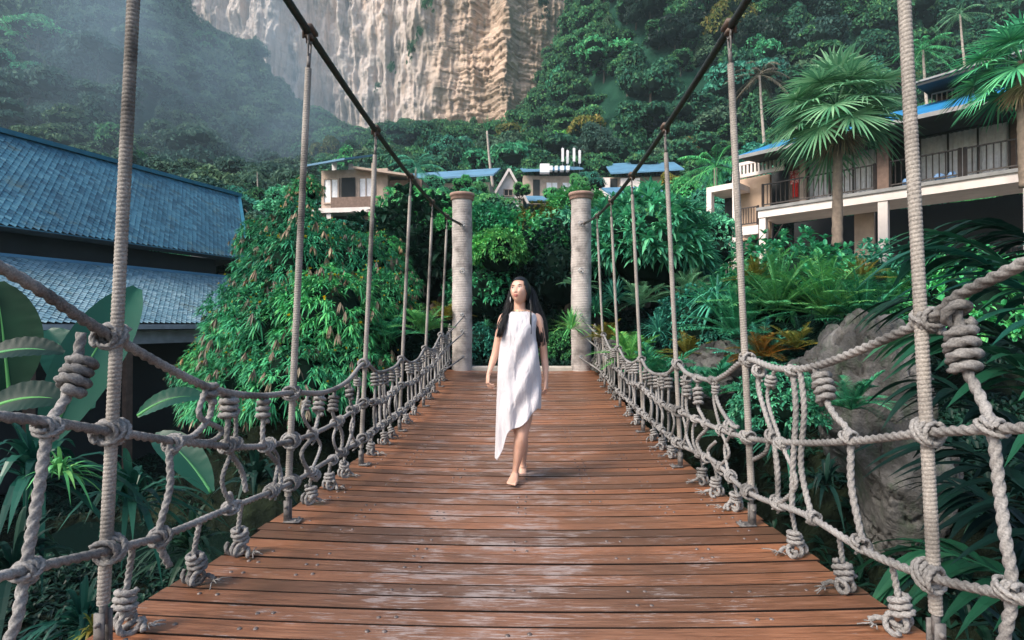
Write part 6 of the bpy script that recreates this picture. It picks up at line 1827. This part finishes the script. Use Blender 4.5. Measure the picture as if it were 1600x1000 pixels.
# a few pale leaves low on the left
put('strap', P(95, 745, 2.5), .24, 'small bright green strap leaved plant by the nearest left upright rope', 'plant', GP, mats=['lf_bright'])
put('strap', P(150, 1000, 2.3), .20, 'small yellowish strap leaved plant at the bottom left, against the dark gully', 'plant', GP, mats=['lf_olive'])

# -- near right: dark long leaved palm pushing in from the edge
def big_frond(mb, base, tip, sag, nl, ll, lw, seed, lb=.55):
    g_ = np.random.default_rng(seed); base = np.asarray(base); tip = np.asarray(tip); L = np.linalg.norm(tip - base)
    t_ = np.linspace(0, 1, 18); C = base + (tip - base) * t_[:, None] + np.array([0, 0, 1.0]) * (sag * L * 4 * t_ * (1 - t_))[:, None]
    mb.tube(C, .010 * (1.2 - t_), 6)
    tt = np.linspace(.12, .98, nl); Q = np.stack([np.interp(tt, t_, C[:, k]) for k in range(3)], 1); T = unit(np.stack([np.interp(tt, t_, np.gradient(C[:, k])) for k in range(3)], 1))
    side = unit(np.cross(T, [0, 0, 1.0]))
    for s in (-1, 1):
        D = T * .75 + side * s * .7 + g_.normal(size=T.shape) * .10
        blades(mb, Q, D, ll * 1.25 * (.7 + .4 * g_.random(nl)) * (1 - .35 * tt), lw * 1.45 * (.8 + .4 * g_.random(nl)), lb, 6, .3, wide=.35)
GN = 'long leaved palm fronds at the right edge'
for k, (b0, t0, sag, nl, ll, lw, mt, lab) in enumerate([
        (((1700, 520), 2.6), ((1470, 365), 3.0), .10, 9, .60, .05, 'lf_strap', 'topmost palm frond at the right edge, crossing the hotel slab'),
        (((1720, 560), 2.4), ((1450, 385), 2.9), .12, 12, .62, .05, 'lf_strap', 'palm frond at the right edge just above the knotted top rope'),
        (((1720, 700), 2.3), ((1480, 520), 2.6), .12, 12, .62, .055, 'lf_strap', 'palm frond hanging over the top rope at the right edge'),
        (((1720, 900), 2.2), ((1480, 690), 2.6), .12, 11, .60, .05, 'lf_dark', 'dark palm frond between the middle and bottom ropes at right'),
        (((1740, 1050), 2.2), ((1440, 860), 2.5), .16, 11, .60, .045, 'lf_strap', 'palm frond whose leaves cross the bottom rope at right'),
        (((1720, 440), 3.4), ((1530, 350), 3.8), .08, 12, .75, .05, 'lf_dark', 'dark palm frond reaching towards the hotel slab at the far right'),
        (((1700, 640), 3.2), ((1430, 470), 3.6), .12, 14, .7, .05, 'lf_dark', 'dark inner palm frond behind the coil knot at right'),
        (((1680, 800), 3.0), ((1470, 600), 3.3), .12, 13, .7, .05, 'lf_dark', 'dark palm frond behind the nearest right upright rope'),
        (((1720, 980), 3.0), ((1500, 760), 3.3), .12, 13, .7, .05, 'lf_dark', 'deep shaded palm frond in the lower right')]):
    mb = MB(); big_frond(mb, P(*b0[0], b0[1]), P(*t0[0], t0[1]), sag, nl, ll, lw, 300 + k)
    single('palm_frond', mb, M[mt], lab, 'frond', GN, smooth=False, loc=tuple(P(*b0[0], b0[1])))

# -- undergrowth: countless dark leaves over the banks and the garden floor
g = np.random.default_rng(77); ug = MB()
n = 26000
x = (g.random(n) * 2 - 1); y = 1.5 + 24 * g.random(n) ** 1.2
x = x * (6 + y * 1.0)
ok = (np.abs(x) > np.where(y < 11.2, 1.75, 0)) & (y > np.where(np.abs(x) < 1.7, 11.6, 0))
# pavilion floor keeps clear
x, y = x[ok], y[ok]; z = height(x, y)
c = np.stack([x, y, z + .02], 1); clump = fbm(x * .6, y * .6, 1, 3)
k_ = 5
c5 = np.repeat(c, k_, 0); D = unit(g.normal(size=c5.shape) * (1, 1, .5) + (0, 0, .9)); cl = np.repeat(clump, k_)
blades(ug, c5, D, (.18 + .5 * cl * g.random(len(c5))), .045 + .03 * g.random(len(c5)), .5, 2, .3)
o = setting('undergrowth', ug, M['lf_dark'], 'stuff', False)

for px, py, Z, s_, lab in ((642, 90, 184, (4.5, 3, 7), 'leafy shrub clinging to the middle of the cliff face'), (612, 112, 184, (4, 2.5, 4), 'smaller shrub on the cliff left of the big one'), (668, 14, 186, (5, 3, 6), 'shrub hanging from the top edge of the photo on the cliff'),
                           (655, 60, 186, (2.5, 2, 5), 'small narrow shrub high on the cliff'), (850, 15, 178, (7, 4, 5), 'dark shrub on the right shoulder of the cliff'), (400, 70, 200, (5, 3, 3.5), 'shrub in the hazy left part of the cliff'), (590, 140, 184, (3, 2, 3), 'shrub near the foot of the cliff')):
    put('tangle', P(px, py, Z), s_, lab, 'shrub', 'shrubs growing on the cliff', mats=['lf_hill'], name='cliff_shrub')

for k, (px, py, Z, s_, mt, lab) in enumerate([(672, 296, 48, .75, 'lf_teal', 'bushy dark tree hiding the left half of the low blue roof'), (722, 294, 50, .6, 'lf_green', 'bushy tree hiding the blue roof right above the left post cap'),
        (925, 288, 62, .8, 'lf_teal', 'dark tree closing the gap between the two long blue roofed houses'), (1050, 292, 50, .7, 'lf_olive', 'olive tree over the right end of the pale blue roofed house'), (815, 300, 60, .55, 'lf_bright', 'fresh green tree at the right slope of the gabled house'),
        (692, 318, 46, .75, 'lf_green', 'bushy tree hiding most of the low blue roofed house left of the left post'), (655, 315, 44, .7, 'lf_teal', 'layered dark tree right of the third left hanger, above the dark shrubs'),
        (905, 290, 60, .7, 'lf_bright', 'fresh green tree standing between the two long blue roofed houses'), (868, 312, 55, .7, 'lf_green', 'fresh green tree under the blue roofed house, left of the right post'),
        (930, 318, 50, .6, 'lf_bright', 'small fresh green tree right above the right post cap'), (975, 322, 48, .6, 'lf_teal', 'small tree in front of the square piers of the pale house'),
        (745, 310, 52, .75, 'lf_bright', 'fresh green tree between the left post and the gabled house'), (600, 345, 36, .5, 'lf_green', 'small tree in front of the right end of the two storey house'), (1010, 330, 44, .5, 'lf_green', 'small tree below the windows of the pale house')]):
    put(['mid0', 'mid1'][k % 2], P(px, py, Z), s_, lab, 'tree', 'small trees in front of the villas', mats=[mt])
